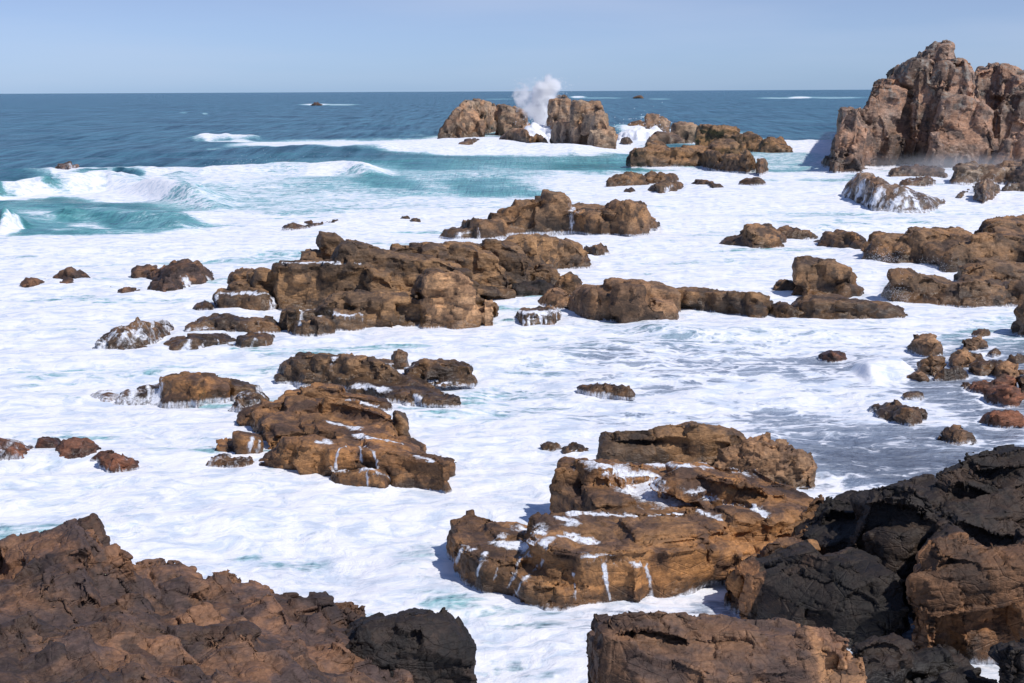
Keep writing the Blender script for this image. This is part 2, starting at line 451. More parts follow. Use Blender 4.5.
def blockify(me, size, Q, seed, inset, vox, smooth):
    """rebuild a rock as a bonded pile of jointed blocks that follow its outline"""
    rng = np.random.default_rng(seed)
    co = get_co(me)
    bvh = BVHTree.FromPolygons([Vector(c) for c in co], [tuple(p.vertices) for p in me.polygons])
    q = co @ Q
    lo, hi = q.min(0) - .2 * np.array(size), q.max(0) + .2 * np.array(size)
    def cuts(a, b, st):
        out = [a - rng.uniform(0, .6) * st]
        while out[-1] < b: out.append(out[-1] + st * rng.choice([rng.uniform(.45, .8), rng.uniform(.8, 1.25), rng.uniform(1.25, 1.8)], p=[.35, .4, .25]))
        return out
    S = Solid(); cen_ = []
    sgn, axs, FB = BOX
    cz = cuts(lo[2], hi[2], size[2])
    for z0, z1 in zip(cz[:-1], cz[1:]):
        cy = cuts(lo[1], hi[1], size[1])
        for y0, y1 in zip(cy[:-1], cy[1:]):
            cx = cuts(lo[0], hi[0], size[0])
            for x0, x1 in zip(cx[:-1], cx[1:]):
                c = np.array([(x0 + x1) / 2, (y0 + y1) / 2, (z0 + z1) / 2]); h = np.array([x1 - x0, y1 - y0, z1 - z0]) / 2
                w = Q @ c
                if w[2] < -1.1: continue
                r_ = bvh.find_nearest(Vector(w))
                if r_[0] is None: continue
                n = np.array(r_[1]); sd = float((w - np.array(r_[0])) @ n)
                sd = math.copysign(r_[3], sd)
                if sd > .42 * h.min(): continue
                if sd < -1.6 * np.linalg.norm(h): continue
                hn = float(np.abs(n @ Q) @ h) * .84
                ins = (rng.uniform(-.08, .15) if rng.random() < .5 else rng.uniform(.15, .70)) * inset * h.min()
                w = w - n * max(0.0, sd + hn + ins)
                sc = h * 2 * rng.uniform(.95, 1.04, 3)
                V = np.empty((24, 3))
                jit = rng.normal(0, .035, (8, 3))
                for k in range(24):
                    v = sgn[k] * .5
                    m = np.ones(3) * rng.uniform(.86, .95); m[axs[k]] = 1
                    V[k] = (v * m + jit[k // 3]) * sc
                V = V @ Q.T + w
                tol = .22 * h.min() * rng.uniform(.2, 1.6); V0 = V.copy()
                for k in range(24):       # corners stay on or inside the traced form
                    r_ = bvh.find_nearest(Vector(V[k]))
                    dv = V[k] - np.array(r_[0])
                    if dv @ np.array(r_[1]) > 0 and r_[3] > tol: V[k] = np.array(r_[0]) + dv / r_[3] * tol
                if np.abs(V - V0).max() > 2.0 * h.max(): continue
                S.add(V, FB); cen_.append((V.mean(0) @ Q) / size)
    no = get_no(me)
    S.add(co - no * (.46 * min(size)), [tuple(p.vertices) for p in me.polygons])
    bpy.data.meshes.remove(me)
    return largest_piece(voxelise(S, vox, smooth)), np.array(cen_)

SEED = [11]
ROCKS = {}
def rock(name, label, cat, mat, prims, group=None, vox=1.5, s=1.0, amp=1.0, dip=(0.12, 0.1, 0.3), flat=1.7, sm=3,
         foam=None, wash=0.0, crack=1.0, blend=None, blk=None, inset=1.0):
    """prims: list of (kind, points, options). s = size of the biggest joint block in metres"""
    S = Solid()
    for p in prims:
        kind, pts = p[0], p[1]; kw = p[2] if len(p) > 2 else {}
        {'W': wall, 'S': slab, 'T': terrain}[kind](S, pts, **kw)
    V = np.array(S.v)
    dn = np.median(np.linalg.norm(V - [0, 0, CAM_H], axis=1))
    base = V.mean(0)
    if len(prims) > 1:
        hull = bmesh.new()
        for v in V[V[:, 2] < -1.0]: hull.verts.new((v[0], v[1], -0.95)); hull.verts.new((v[0], v[1], -1.3 - 2.5 * dn / FPX))
        bmesh.ops.convex_hull(hull, input=hull.verts)
        hull.verts.index_update(); b0 = {v: i for i, v in enumerate(hull.verts)}
        S.add([v.co for v in hull.verts], [tuple(b0[v] for v in f.verts) for f in hull.faces]); hull.free()
    me = largest_piece(voxelise(S, vox * dn / FPX, sm), .04 if len(prims) > 1 else .9)
    SEED[0] += 7; sd_ = SEED[0]
    Q = rotm(*dip)
    cells_b = None
    if blk: me, cells_b = blockify(me, blk, Q, sd_, inset, vox * dn / FPX, 1)
    co = get_co(me)
    fl = np.array([1, 1, flat])
    cellv = np.zeros(len(co)); cell2 = np.zeros(len(co)) + .5
    bval = None
    if cells_b is not None and len(cells_b) > 3:
        kt = KDTree(len(cells_b))
        for i_, p_ in enumerate(cells_b): kt.insert(p_, i_)
        kt.balance()
        wq = ((co + np.stack([vnoise(co / (.7 * s) + 3.3 * j, sd_ + 90 + j) for j in range(3)], -1) * .06 * s) @ Q) / np.array(blk)
        near2 = [kt.find_n(v, 2) for v in wq]
        id_ = np.array([n_[0][1] for n_ in near2]); gap = np.array([n_[1][2] - n_[0][2] for n_ in near2])
        rb = np.random.default_rng(sd_).random(len(cells_b))
        bval = rb[id_]
        grv = np.exp(-(gap / .11) ** 2) * smooth01(vnoise(co / (1.1 * s), sd_ + 96), -.5, .1)
        co = co - get_no(me) * (grv * .085 * min(blk) * crack)[:, None]
        set_co(me, co)
    mids = [(s, 0.30 * s * amp, 0.07 * s * crack), (s * 0.45, 0.30 * s * 0.45 * amp, 0.045 * s * crack), (s * 0.19, 0.26 * s * 0.19 * amp, 0.014 * s * crack)]
    px = dn / FPX
    for k, (sc, a, ca) in enumerate(mids):
        if sc < 2.2 * px * vox: continue
        if blk and k == 0: continue
        if blk: a = a * (.85, .85, .5)[k]
        no = get_no(me)
        w = np.stack([vnoise(co / sc * 0.8 + 5.1 * j, sd_ + 50 + j) for j in range(3)], -1) * 0.12 * sc
        q = ((co + w) @ Q) / sc * fl
        F1, F2, r, Vc, Hc = cells(q, sd_ + k * 13, 0.85)
        # chisel: pull every joint block's skin toward its own mean plane
        uq, inv = np.unique(Hc, return_inverse=True)
        cnt = np.bincount(inv).astype(float)
        cen = np.stack([np.bincount(inv, co[:, j]) for j in range(3)], -1) / cnt[:, None]
        mn = np.stack([np.bincount(inv, no[:, j]) for j in range(3)], -1) / cnt[:, None]
        ml = np.linalg.norm(mn, axis=1) + 1e-9
        coh = smooth01(ml, 0.45, 0.8)[inv]
        nn = (mn / ml[:, None])[inv]
        nn = nn + (r[:, :3] - 0.5) * (0.4 if blk else 0.6) * amp
        nn /= np.linalg.norm(nn, axis=1, keepdims=True)
        off = -((co - cen[inv]) * nn).sum(1)
        lim = (0.45, 0.42, 0.40)[k] * sc
        off = lim * np.tanh(off / lim) * (0.9, 0.9, 0.8)[k] * coh
        co = co + nn * off[:, None]
        gate = smooth01(vnoise(co / (sc * 1.6) + 31, sd_ + 70 + k), -0.35, 0.35)
        cr = np.exp(-((F2 - F1) / 0.05) ** 2) * gate
        d = a * (r[:, 3] - 0.5) * 1.1 - ca * cr
        co = co + no * d[:, None]
        set_co(me, co)
        if k == 1: cell2 = r[:, 2]
        cellv += (r[:, 1]) * (0.5, 0.33, 0.17)[k]
    no = get_no(me)
    d = fbm(co / (s * 0.8), 2, sd_) * 0.035 * s * amp + fbm(co @ Q * [1, 1, 2.2] / (s * 0.16), 4, sd_ + 3, 0.55) * (0.006 if blk else 0.010) * s * amp
    co = co + no * d[:, None]; set_co(me, co)
    cellv = np.clip((cellv - 0.5) * 1.5 + 0.5, 0, 1)
    if bval is not None: cellv = .75 * bval + .25 * cellv; cell2 = .6 * bval + .4 * cell2
    put_attr(me, 'cell', cellv); put_attr(me, 'block', cell2)
    no = get_no(me)
    fm = np.zeros(len(co))
    if wash > 0:
        # water still running off: streaks following the fall of the stone
        st = fbm(np.stack([co[:, 0] * 3.2 / max(s, .6), co[:, 1] * 3.2 / max(s, .6), co[:, 2] * 0.5], -1), 3, sd_ + 9)
        fm = np.maximum(fm, np.clip(0.46 + 0.55 * st, 0, 1) * wash * smooth01(co[:, 2], 3.4 * s + 0.8, 0.0))
    # foam piled along the waterline
    fm = np.maximum(fm, 0.75 * smooth01(co[:, 2], np.maximum(0.02, 0.10 + 0.05 * px * 14 + 0.22 * vnoise(co / 0.9, sd_ + 4)), -0.05))
    if foam:
        bvh = BVHTree.FromPolygons([Vector(c) for c in co], [tuple(p.vertices) for p in me.polygons])
        for kind, pts, wid in foam:
            P3 = []
            pts = np.array(pts, float)
            for a, b in zip(pts[:-1], pts[1:]):
                for u in np.linspace(0, 1, max(2, int(np.hypot(*(b - a)) / 0.8)), endpoint=False): P3.append(a + (b - a) * u)
            P3.append(pts[-1])
            H3 = []
            for (x, y) in P3:
                hx, hy, t = rayn(x, y)
                hit = bvh.ray_cast(Vector((0, 0, CAM_H)), Vector((hx, hy, -t)).normalized())
                if hit[0] is not None: H3.append(np.array(hit[0]))
            if not H3: continue
            best = np.full(len(co), 9.0)
            for h in H3: best = np.minimum(best, np.linalg.norm((co - h) * [1, 1, 1.0], axis=1))
            wpx = max(wid * (1.55 if kind == 'pool' else 1.15), 1.4) * px
            best = best * (1 + 0.55 * vnoise(co / (2.2 * wpx), sd_ + 21)) + wpx * (0.9 * vnoise(co / (5 * wpx), sd_ + 22) + 0.5 * vnoise(co * [1, 1, .3] / (.9 * wpx), sd_ + 23) + (.35 if kind == 'run' else .1))
            best = np.maximum(best, 0)
            up = 0.35 + 0.65 * smooth01(no[:, 2], 0.25, 0.7) if kind == 'pool' else 1.0
            fm = np.maximum(fm, np.clip(1.15 - 0.62 * best / wpx, 0, 1) * up)
    put_attr(me, 'foam', np.clip(fm, 0, 1)); put_attr(me, 'up', smooth01(no[:, 2], 0.35, 0.85))
    me.materials.append(M[mat])
    if blend: put_attr(me, 'blend', np.clip(blend(co, sd_), 0, 1))
    me.polygons.foreach_set('use_smooth', np.ones(len(me.polygons), bool))
    # origin at the base of the rock
    b = np.array([base[0], base[1], 0.0]); 
    me.name = name
    o = bpy.data.objects.new(name, me); col.objects.link(o)
    co = get_co(me) - b; set_co(me, co); o.location = b
    o['label'] = label; o['category'] = cat
    if group: o['group'] = group
    ROCKS[label] = o
    return o


# ------------------------------------------------------------------ zoomed working frames (x0, y0, scale)
Z3 = (430, 70, 4.0); Z4 = (600, 80, 4.0); Z5 = (800, 40, 4.554); Z6 = (800, 150, 4.018); Z7 = (0, 230, 4.0)
Z8 = (200, 220, 5.12); Y1 = (380, 180, 3.413); Y2 = (540, 230, 2.695); Y3 = (0, 340, 4.0); Y4 = (200, 340, 3.413)
Y5 = (430, 410, 3.254); Y6 = (620, 400, 3.105); Y7 = (590, 440, 2.359); B6 = (740, 290, 3.6)
def W(frame, pts, **kw): return ('W', fr(frame, pts) if frame else pts, kw)
def SL(frame, pts, **kw): return ('S', fr(frame, pts) if frame else pts, kw)

G_STACK = 'rocks standing off in the surf'
G_BOULD = 'boulders strewn in the shallow water'
G_LOW = 'low rocks awash in the foam'

# ---------------- headland
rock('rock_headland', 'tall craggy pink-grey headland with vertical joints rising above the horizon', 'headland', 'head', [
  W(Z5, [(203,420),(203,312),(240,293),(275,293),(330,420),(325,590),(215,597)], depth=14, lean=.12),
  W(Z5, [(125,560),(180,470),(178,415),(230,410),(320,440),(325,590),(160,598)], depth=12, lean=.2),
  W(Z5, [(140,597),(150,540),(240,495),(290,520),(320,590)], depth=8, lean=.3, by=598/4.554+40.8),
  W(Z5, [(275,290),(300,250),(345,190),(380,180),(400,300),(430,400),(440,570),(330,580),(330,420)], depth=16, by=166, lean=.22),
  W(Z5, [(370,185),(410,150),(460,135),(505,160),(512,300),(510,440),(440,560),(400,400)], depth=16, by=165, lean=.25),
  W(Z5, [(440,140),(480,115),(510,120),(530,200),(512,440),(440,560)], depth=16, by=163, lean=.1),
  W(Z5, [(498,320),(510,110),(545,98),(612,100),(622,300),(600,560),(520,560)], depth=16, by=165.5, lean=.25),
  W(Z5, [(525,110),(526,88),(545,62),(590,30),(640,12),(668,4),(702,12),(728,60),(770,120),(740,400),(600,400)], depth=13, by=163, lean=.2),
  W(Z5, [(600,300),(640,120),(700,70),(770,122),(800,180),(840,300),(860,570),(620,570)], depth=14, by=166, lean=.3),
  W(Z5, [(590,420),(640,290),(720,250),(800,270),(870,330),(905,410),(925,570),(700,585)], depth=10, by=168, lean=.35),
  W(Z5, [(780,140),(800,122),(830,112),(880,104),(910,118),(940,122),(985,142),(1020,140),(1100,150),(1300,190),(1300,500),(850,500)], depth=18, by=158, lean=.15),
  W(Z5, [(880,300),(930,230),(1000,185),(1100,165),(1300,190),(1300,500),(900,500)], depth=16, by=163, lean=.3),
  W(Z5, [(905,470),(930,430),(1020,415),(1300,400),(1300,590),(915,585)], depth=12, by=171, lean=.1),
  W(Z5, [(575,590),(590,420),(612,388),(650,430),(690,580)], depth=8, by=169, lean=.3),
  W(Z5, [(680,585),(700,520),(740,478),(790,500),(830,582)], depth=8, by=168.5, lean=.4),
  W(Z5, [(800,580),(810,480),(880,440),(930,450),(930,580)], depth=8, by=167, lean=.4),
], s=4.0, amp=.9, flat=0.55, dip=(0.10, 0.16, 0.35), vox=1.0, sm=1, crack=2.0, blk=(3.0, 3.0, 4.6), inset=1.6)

rock('rock_ledge', 'dark low ledge in the mist at the foot of the headland by the right edge', 'rock', 'far', [
  W(Z5, [(690,650),(715,572),(800,578),(900,585),(1000,560),(1200,540),(1200,650),(1000,650)], depth=9, lean=.6),
  W(Z5, [(850,640),(960,580),(1020,560),(1200,540),(1200,665),(1000,655)], depth=6, lean=.5)], s=2.2, flat=1.3, wash=.5)
rock('flat_rock', 'long flat rock in the foam just below the headland', 'rock', 'far', [
  W(Z5, [(410,622),(412,600),(440,592),(530,580),(590,578),(655,600),(662,626),(560,622)], depth=5, lean=.5)], s=1.6, wash=.3, group=G_LOW)
rock('flat_rock', 'small foam-streaked rock between the flat ledge and the slanting striped rock', 'rock', 'far', [
  W(Z5, [(450,664),(470,645),(540,628),(600,640),(620,655),(560,665)], depth=4, lean=.7)], s=1.2, wash=.6, group=G_LOW)
rock('slanting_rock', 'slanting pointed rock striped by white water running off it, below the headland', 'rock', 'far', [
  W(Z6, [(170,195),(190,150),(235,100),(270,100),(330,125),(400,155),(470,180),(540,205),(585,215),(520,240),(400,242),(290,235),(220,205)], depth=7, lean=1.1)],
  s=1.8, wash=1.0, amp=.7, flat=1.0, foam=[('run', fr(Z6, [(250,140),(230,190)]), 4), ('run', fr(Z6, [(330,150),(300,215)]), 5), ('run', fr(Z6, [(400,190),(370,230)]), 4), ('run', fr(Z6, [(460,200),(480,235)]), 3)])
rock('jagged_rock', 'jagged rock with a ragged foot near the right edge under the headland mist', 'rock', 'far', [
  W(Z6, [(698,150),(720,132),(765,125),(800,150),(795,185),(740,215),(712,205)], depth=4, lean=.7),
  W(Z6, [(622,200),(650,172),(680,160),(670,180),(640,200)], depth=2, lean=.8)], s=1.3, wash=.5, group=G_LOW)
rock('jagged_rock', 'small broken rock at the right edge in the foam, beside the jagged rock', 'rock', 'far', [
  W(Z6, [(812,172),(820,145),(860,140),(900,135),(980,140),(980,180),(880,172)], depth=3, lean=.7)], s=1.2, wash=.6, group=G_LOW)

# ---------------- the two stacks by the plume
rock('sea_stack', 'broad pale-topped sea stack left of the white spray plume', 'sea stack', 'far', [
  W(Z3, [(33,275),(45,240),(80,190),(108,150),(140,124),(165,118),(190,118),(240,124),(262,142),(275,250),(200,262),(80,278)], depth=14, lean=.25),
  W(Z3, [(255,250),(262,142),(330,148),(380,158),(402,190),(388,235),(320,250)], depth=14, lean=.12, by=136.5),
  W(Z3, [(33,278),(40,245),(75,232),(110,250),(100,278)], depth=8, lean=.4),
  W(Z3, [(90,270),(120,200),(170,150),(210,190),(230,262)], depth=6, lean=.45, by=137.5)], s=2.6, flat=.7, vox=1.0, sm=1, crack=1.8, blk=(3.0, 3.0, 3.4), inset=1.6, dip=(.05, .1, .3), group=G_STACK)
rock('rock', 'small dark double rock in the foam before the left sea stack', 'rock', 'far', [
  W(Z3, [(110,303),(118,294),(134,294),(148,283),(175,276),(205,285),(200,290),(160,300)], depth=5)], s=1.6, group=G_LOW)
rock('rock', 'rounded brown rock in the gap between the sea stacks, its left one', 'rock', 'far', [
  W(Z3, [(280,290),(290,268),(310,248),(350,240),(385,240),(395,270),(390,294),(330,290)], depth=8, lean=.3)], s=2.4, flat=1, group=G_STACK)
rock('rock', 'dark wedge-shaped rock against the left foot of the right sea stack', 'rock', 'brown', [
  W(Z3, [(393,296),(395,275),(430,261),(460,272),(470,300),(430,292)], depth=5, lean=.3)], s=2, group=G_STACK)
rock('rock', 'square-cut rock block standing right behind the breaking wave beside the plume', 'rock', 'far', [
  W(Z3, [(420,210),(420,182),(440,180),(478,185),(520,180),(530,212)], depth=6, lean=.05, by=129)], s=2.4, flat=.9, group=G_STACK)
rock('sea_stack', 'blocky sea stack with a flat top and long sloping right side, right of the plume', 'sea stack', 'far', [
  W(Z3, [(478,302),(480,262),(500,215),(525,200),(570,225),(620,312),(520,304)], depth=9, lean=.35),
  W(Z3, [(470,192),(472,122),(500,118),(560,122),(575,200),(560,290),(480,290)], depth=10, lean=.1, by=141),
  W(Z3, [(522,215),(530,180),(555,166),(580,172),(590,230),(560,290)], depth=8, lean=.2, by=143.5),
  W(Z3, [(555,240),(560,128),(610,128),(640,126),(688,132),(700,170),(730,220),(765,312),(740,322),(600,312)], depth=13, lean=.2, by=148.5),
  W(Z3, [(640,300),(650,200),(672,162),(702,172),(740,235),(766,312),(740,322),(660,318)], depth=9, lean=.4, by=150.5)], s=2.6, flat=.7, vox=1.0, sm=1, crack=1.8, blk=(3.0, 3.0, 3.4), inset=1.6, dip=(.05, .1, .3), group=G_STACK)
rock('rock', 'small low rock at the right foot of the right sea stack', 'rock', 'far', [
  W(Z3, [(765,295),(765,275),(785,270),(815,290),(800,296)], depth=4)], s=1.5, group=G_LOW)

# ---------------- far reef right of the stacks
rock('rock', 'ragged dark low rock half hidden by breaking foam on the far reef', 'rock', 'brown', [
  W(Z4, [(105,195),(110,180),(135,172),(165,165),(195,180),(180,190),(130,200)], depth=6, by=131)], s=1.8, group=G_STACK)
rock('rock', 'rounded reddish rock topmost on the far reef, just right of the broken wave', 'rock', 'far', [
  W(Z4, [(182,175),(184,140),(215,138),(250,150),(275,172),(280,205),(230,205)], depth=7, by=132.5, lean=.2)], s=2.2, flat=1, group=G_STACK)
rock('rock', 'grey-brown reef rocks behind the long layered reef, left of its tall block', 'rock', 'far', [
  W(Z4, [(183,258),(188,228),(225,208),(290,205),(340,235),(345,258)], depth=7, lean=.3),
  W(Z4, [(280,252),(285,180),(320,168),(365,175),(395,185),(400,252)], depth=7, lean=.15, by=143)], s=2.0, flat=.9, sm=1, blk=(2.2, 2, 1.8), group=G_STACK)
rock('layered_reef', 'long layered reef with a tall block on its back, right of the sea stacks', 'reef', 'brown', [
  W(Z4, [(108,345),(112,278),(150,272),(200,275),(265,272),(330,265),(400,270),(430,290),(430,345),(280,348),(150,350)], depth=7, lean=.08, by=[(627,167),(707,166)]),
  W(Z4, [(180,300),(185,262),(205,250),(250,252),(268,275),(268,320)], depth=5, by=165, lean=.3),
  W(Z4, [(400,345),(425,275),(460,270),(490,300),(560,290),(600,280),(625,360),(600,370),(500,362)], depth=6, lean=.15),
  W(Z4, [(430,300),(445,245),(480,234),(530,236),(558,258),(562,310)], depth=5, by=166, lean=.3),
  W(Z4, [(380,285),(388,192),(400,180),(470,182),(500,168),(520,182),(560,195),(575,215),(575,290)], depth=7, by=157, lean=.08),
  ], s=1.8, flat=1.2, vox=1.05, sm=1, crack=1.5, blk=(2.6, 2.2, 1.4))
rock('rock', 'dark broken rocks trailing right from behind the layered reef', 'rock', 'brown', [
  W(Z4, [(550,275),(575,215),(610,215),(640,235),(660,262),(640,290)], depth=6, by=152),
  W(Z4, [(635,285),(650,240),(690,235),(710,255),(740,262),(765,278),(760,288),(700,294)], depth=5, by=153.5),
  W(Z4, [(690,285),(705,240),(725,236),(745,262),(750,285)], depth=4, by=152.5)], s=1.7, group=G_STACK)
rock('rock', 'small notched rock at the right end of the layered reef', 'rock', 'far', [
  W(Z4, [(618,345),(622,320),(660,318),(675,345),(672,362),(640,374),(630,370)], depth=3)], s=1.3, group=G_LOW)
rock('flat_rock', 'low rounded rock in the foam, leftmost of those below the layered reef', 'rock', 'brown', [
  W(Z4, [(32,432),(38,402),(80,385),(130,378),(170,390),(195,420),(120,425)], depth=4.5, lean=.5)], s=1.5, wash=.12, group=G_LOW)
rock('flat_rock', 'low rock with a thin right tip, behind its two neighbours below the layered reef', 'rock', 'brown', [
  W(Z4, [(170,412),(180,382),(215,374),(265,380),(305,388),(308,402),(250,414)], depth=4.5, lean=.4)], s=1.5, wash=.1, group=G_LOW)
rock('flat_rock', 'low dark rock split by a foam gully, nearest of the three below the layered reef', 'rock', 'brown', [
  W(Z4, [(190,448),(215,425),(260,412),(320,414),(335,430),(300,450),(240,456)], depth=3.5, lean=.4)], s=1.3, group=G_LOW,
  foam=[('run', fr(Z4, [(285,420),(268,450)]), 3)])
rock('flat_rock', 'tiny flat rock in the foam left of the split dark rock', 'rock', 'brown', [
  W(Z4, [(95,448),(105,438),(130,439),(142,448),(120,451)], depth=2)], s=.8, group=G_LOW)
rock('flat_rock', 'low hooked rock with a foam-draped middle, right of the low rock trio', 'rock', 'brown', [
  W(Z4, [(362,420),(400,403),(440,408),(490,432),(500,436),(450,440),(430,425)], depth=2.5, lean=.5)], s=1.1, wash=.35, group=G_LOW)
rock('flat_rock', 'smooth oval grey-brown rock alone in the foam below the reef tail', 'rock', 'brown', [
  W(Z4, [(558,417),(566,402),(600,397),(645,398),(662,412),(640,420)], depth=3, lean=.4)], s=1.4, amp=.5, group=G_LOW)

# ---------------- out at sea
rock('sea_rock', 'tiny reddish rock breaking a wave far out near the horizon', 'rock', 'hill', [
  W(None, [(311,105.4),(313,103.5),(316,103.0),(320,103.4),(322,105.4)], depth=8, lean=.2)], s=6, group='rocks far out at sea')
rock('sea_rock', 'domed red-brown rock with white run-off in the blue water at far left', 'rock', 'hill', [
  W(Z7, [(0,0),(1,0),(2,0)], ) if False else W(None, [(55,173),(58,167.5),(63,164.5),(71,164),(78,167),(81,171.5),(68,174)], depth=5, lean=.4)], s=1.8, wash=.8, group='rocks far out at sea')
rock('sea_rock', 'dark rock low on the horizon sea above the far reef', 'rock', 'brown', [
  W(None, [(632,98.6),(636,96.8),(640,96.3),(643,98),(644,98.6)], depth=22, lean=.2)], s=7, group='rocks far out at sea')
rock('sea_rock', 'low dark rock beside a whitecap just above the right sea stack', 'rock', 'brown', [
  W(None, [(554,98),(558,96.2),(564,95.8),(568,98)], depth=25, lean=.2)], s=7, group='rocks far out at sea')

# ---------------- right-hand formation, middle distance
rock('coastal_ledges', 'broad rounded brown ledges running off the right edge in the middle distance', 'rock formation', 'brown', [
  W(Z6, [(30,375),(60,362),(100,335),(150,315),(200,310),(240,345),(300,370),(330,400),(270,415),(160,398),(80,388)], depth=6, lean=.5),
  W(Z6, [(250,375),(300,328),(400,330),(450,315),(540,308),(640,318),(700,330),(700,440),(600,470),(480,462),(350,455),(270,415)], depth=9, lean=.45, by=[(860,262),(920,266),(975,268)]),
  W(Z6, [(330,450),(350,390),(420,362),(480,352),(540,375),(580,420),(620,455),(560,470),(420,466)], depth=5, lean=.6, by=[(880,264),(955,268)]),
  W(Z6, [(560,470),(590,380),(650,340),(720,370),(770,420),(760,500),(640,500)], depth=6, lean=.5, by=272),
  W(Z6, [(700,330),(740,290),(800,266),(850,263),(910,275),(1100,290),(1100,420),(700,420)], depth=9, lean=.4, by=262),
  W(Z6, [(660,430),(680,330),(760,312),(860,325),(1100,360),(1100,520),(700,500)], depth=9, lean=.45, by=272),
  W(Z6, [(350,510),(360,480),(420,475),(470,495),(540,488),(580,520),(620,560),(640,620),(540,612),(460,610),(440,560)], depth=4, lean=.25, by=303),
  W(Z6, [(600,620),(620,520),(680,500),(760,505),(860,530),(1100,540),(1100,640),(900,630),(700,625)], depth=7, lean=.3, by=306),
  W(Z6, [(620,560),(640,470),(720,440),(820,450),(1100,470),(1100,600),(700,600)], depth=8, lean=.35, by=292),
], s=2.0, flat=1.2, vox=1.1, amp=.7, sm=2, blk=(2.6, 2.0, .9), dip=(.2, .12, .4), inset=.8)
rock('boulder', 'smooth brown hump of rock left of the coastal ledges', 'rock', 'brown', [
  W(Z4, [(465,668),(510,640),(580,612),(640,590),(690,595),(745,620),(748,655),(700,672),(600,678),(560,665)], depth=5, lean=.6)], s=2.6, amp=.6, group='rocks near the coastal ledges', wash=.1)
rock('flat_rock', 'thin grey slab of rock tucked behind the smooth brown hump', 'rock', 'brown', [
  W(Z4, [(690,612),(694,598),(740,597),(800,608),(860,620),(840,632),(740,630)], depth=4, by=239)], s=1.3, group='rocks near the coastal ledges')
rock('boulder', 'big squarish brown boulder standing above the long dark ledge, right of centre', 'boulder', 'brown', [
  W(Y2, [(695,168),(698,105),(715,78),(740,66),(800,62),(825,80),(845,105),(872,150),(870,178),(800,186),(740,180)], depth=4.5, lean=.25, by=298.5),
  W(Y2, [(690,80),(700,70),(745,60),(800,64),(800,90),(720,90)], depth=3.5, by=296)], s=1.5, flat=1.3, amp=.7, blk=(1.8, 1.6, 1.3), dip=(.1,.1,.5))
rock('boulder', 'small knob of rock left of the big squarish boulder', 'rock', 'brown', [
  W(Y2, [(628,162),(645,140),(665,134),(690,148),(690,164)], depth=2, by=292)], s=.9, group='rocks near the coastal ledges')
rock('flat_rock', 'low rusty shelf at the left foot of the big squarish boulder', 'rock', 'orange', [
  W(Y2, [(680,172),(690,148),(720,146),(760,158),(770,175)], depth=2, by=296.5, lean=.5)], s=.9, group='rocks near the coastal ledges')
rock('layered_ledge', 'long dark layered ledge tapering right, in front of the big boulder', 'ledge', 'olive', [
  W(Y2, [(665,232),(672,195),(700,182),(780,182),(830,188),(870,182),(920,195),(960,208),(985,222),(990,238),(930,243),(800,243),(720,240)], depth=3.2, lean=.12, tv=3)], s=1.2, flat=1.8, amp=.7, blk=(1.6, 1.0, .6), dip=(.05,.06,.2))
rock('layered_ledge', 'low brown ledge stretching right from the pitted upright block', 'ledge', 'olive', [
  W(Y2, [(355,215),(360,165),(385,150),(450,153),(520,160),(600,176),(625,185),(628,215),(600,240),(560,232),(450,222)], depth=3.2, lean=.15, tv=2),
  W(Y2, [(520,228),(540,200),(600,200),(625,215),(610,240),(570,240)], depth=2, lean=.3)], s=1.2, flat=1.8, amp=.7, blk=(1.7, 1.0, .7), dip=(.05,.1,.15))
rock('flat_rock', 'small ragged rocks bridging the gap between the two long ledges', 'rock', 'olive', [
  W(Y2, [(615,228),(630,205),(660,202),(690,215),(720,228),(700,240),(650,235)], depth=2, lean=.4)], s=.8, group='rocks near the coastal ledges')
rock('upright_block', 'upright tan block pitted with dark holes, right of the leaning boulder', 'rock', 'tan', [
  W(Y2, [(175,240),(174,160),(200,148),(260,138),(300,150),(310,190),(305,255),(260,260),(200,252)], depth=3, lean=.08),
  W(Y2, [(300,252),(305,180),(340,170),(355,215),(362,248)], depth=2.2, lean=.2),
  W(Y2, [(142,160),(143,132),(180,128),(230,134),(240,200),(150,200)], depth=3, by=319),
  W(Y2, [(220,140),(224,128),(290,132),(370,148),(378,165),(378,210),(300,210)], depth=3, by=314)], s=1.3, amp=.6, flat=1.0, blk=(1.7, 1.6, 1.9), dip=(.05,.05,.15),
  )
rock('leaning_boulder', 'smooth tan boulder leaning against the pitted upright block', 'boulder', 'tan', [
  W(Y2, [(66,205),(85,180),(110,155),(140,155),(170,175),(182,200),(182,245),(140,244),(100,225)], depth=2.5, lean=.35)], s=2.2, amp=.4, crack=.5, group='boulders by the cascade')
rock('leaning_boulder', 'pale slanting wedge of rock left of the smooth leaning boulder', 'boulder', 'tan', [
  W(Y1, [(520,428),(545,400),(600,362),(645,380),(640,410),(620,436),(570,425)], depth=2.5, lean=.5, by=[(532,306),(566,308)])], s=1.8, amp=.5, group='boulders by the cascade')
rock('boulder', 'rounded grey rock above the pale wedge at the head of the cascade', 'boulder', 'brown', [
  W(Y1, [(600,370),(610,340),(640,328),(672,335),(688,368),(650,385)], depth=2, by=297)], s=1.2, amp=.6, group='boulders by the cascade')
rock('cascade_rock', 'small dark ledge with white water pouring over it below the pale wedge', 'ledge', 'brown', [
  W(Y1, [(462,484),(470,462),(500,456),(560,454),(600,450),(618,478),(595,502),(540,502),(490,506)], depth=3.0, lean=.35, tv=5)], s=.7, amp=.7, wash=.5,
  foam=[('run', fr(Y1, [(x_, 452), (x_ + 2, 503)]), w_) for x_, w_ in ((466, 2.2), (487, 1.2), (507, 1.0), (524, 1.6), (548, 1.2), (566, 1.0), (584, 1.8), (603, 1.3), (616, 2.2))] + [('pool', fr(Y1, [(470,452),(612,446)]), 3)])

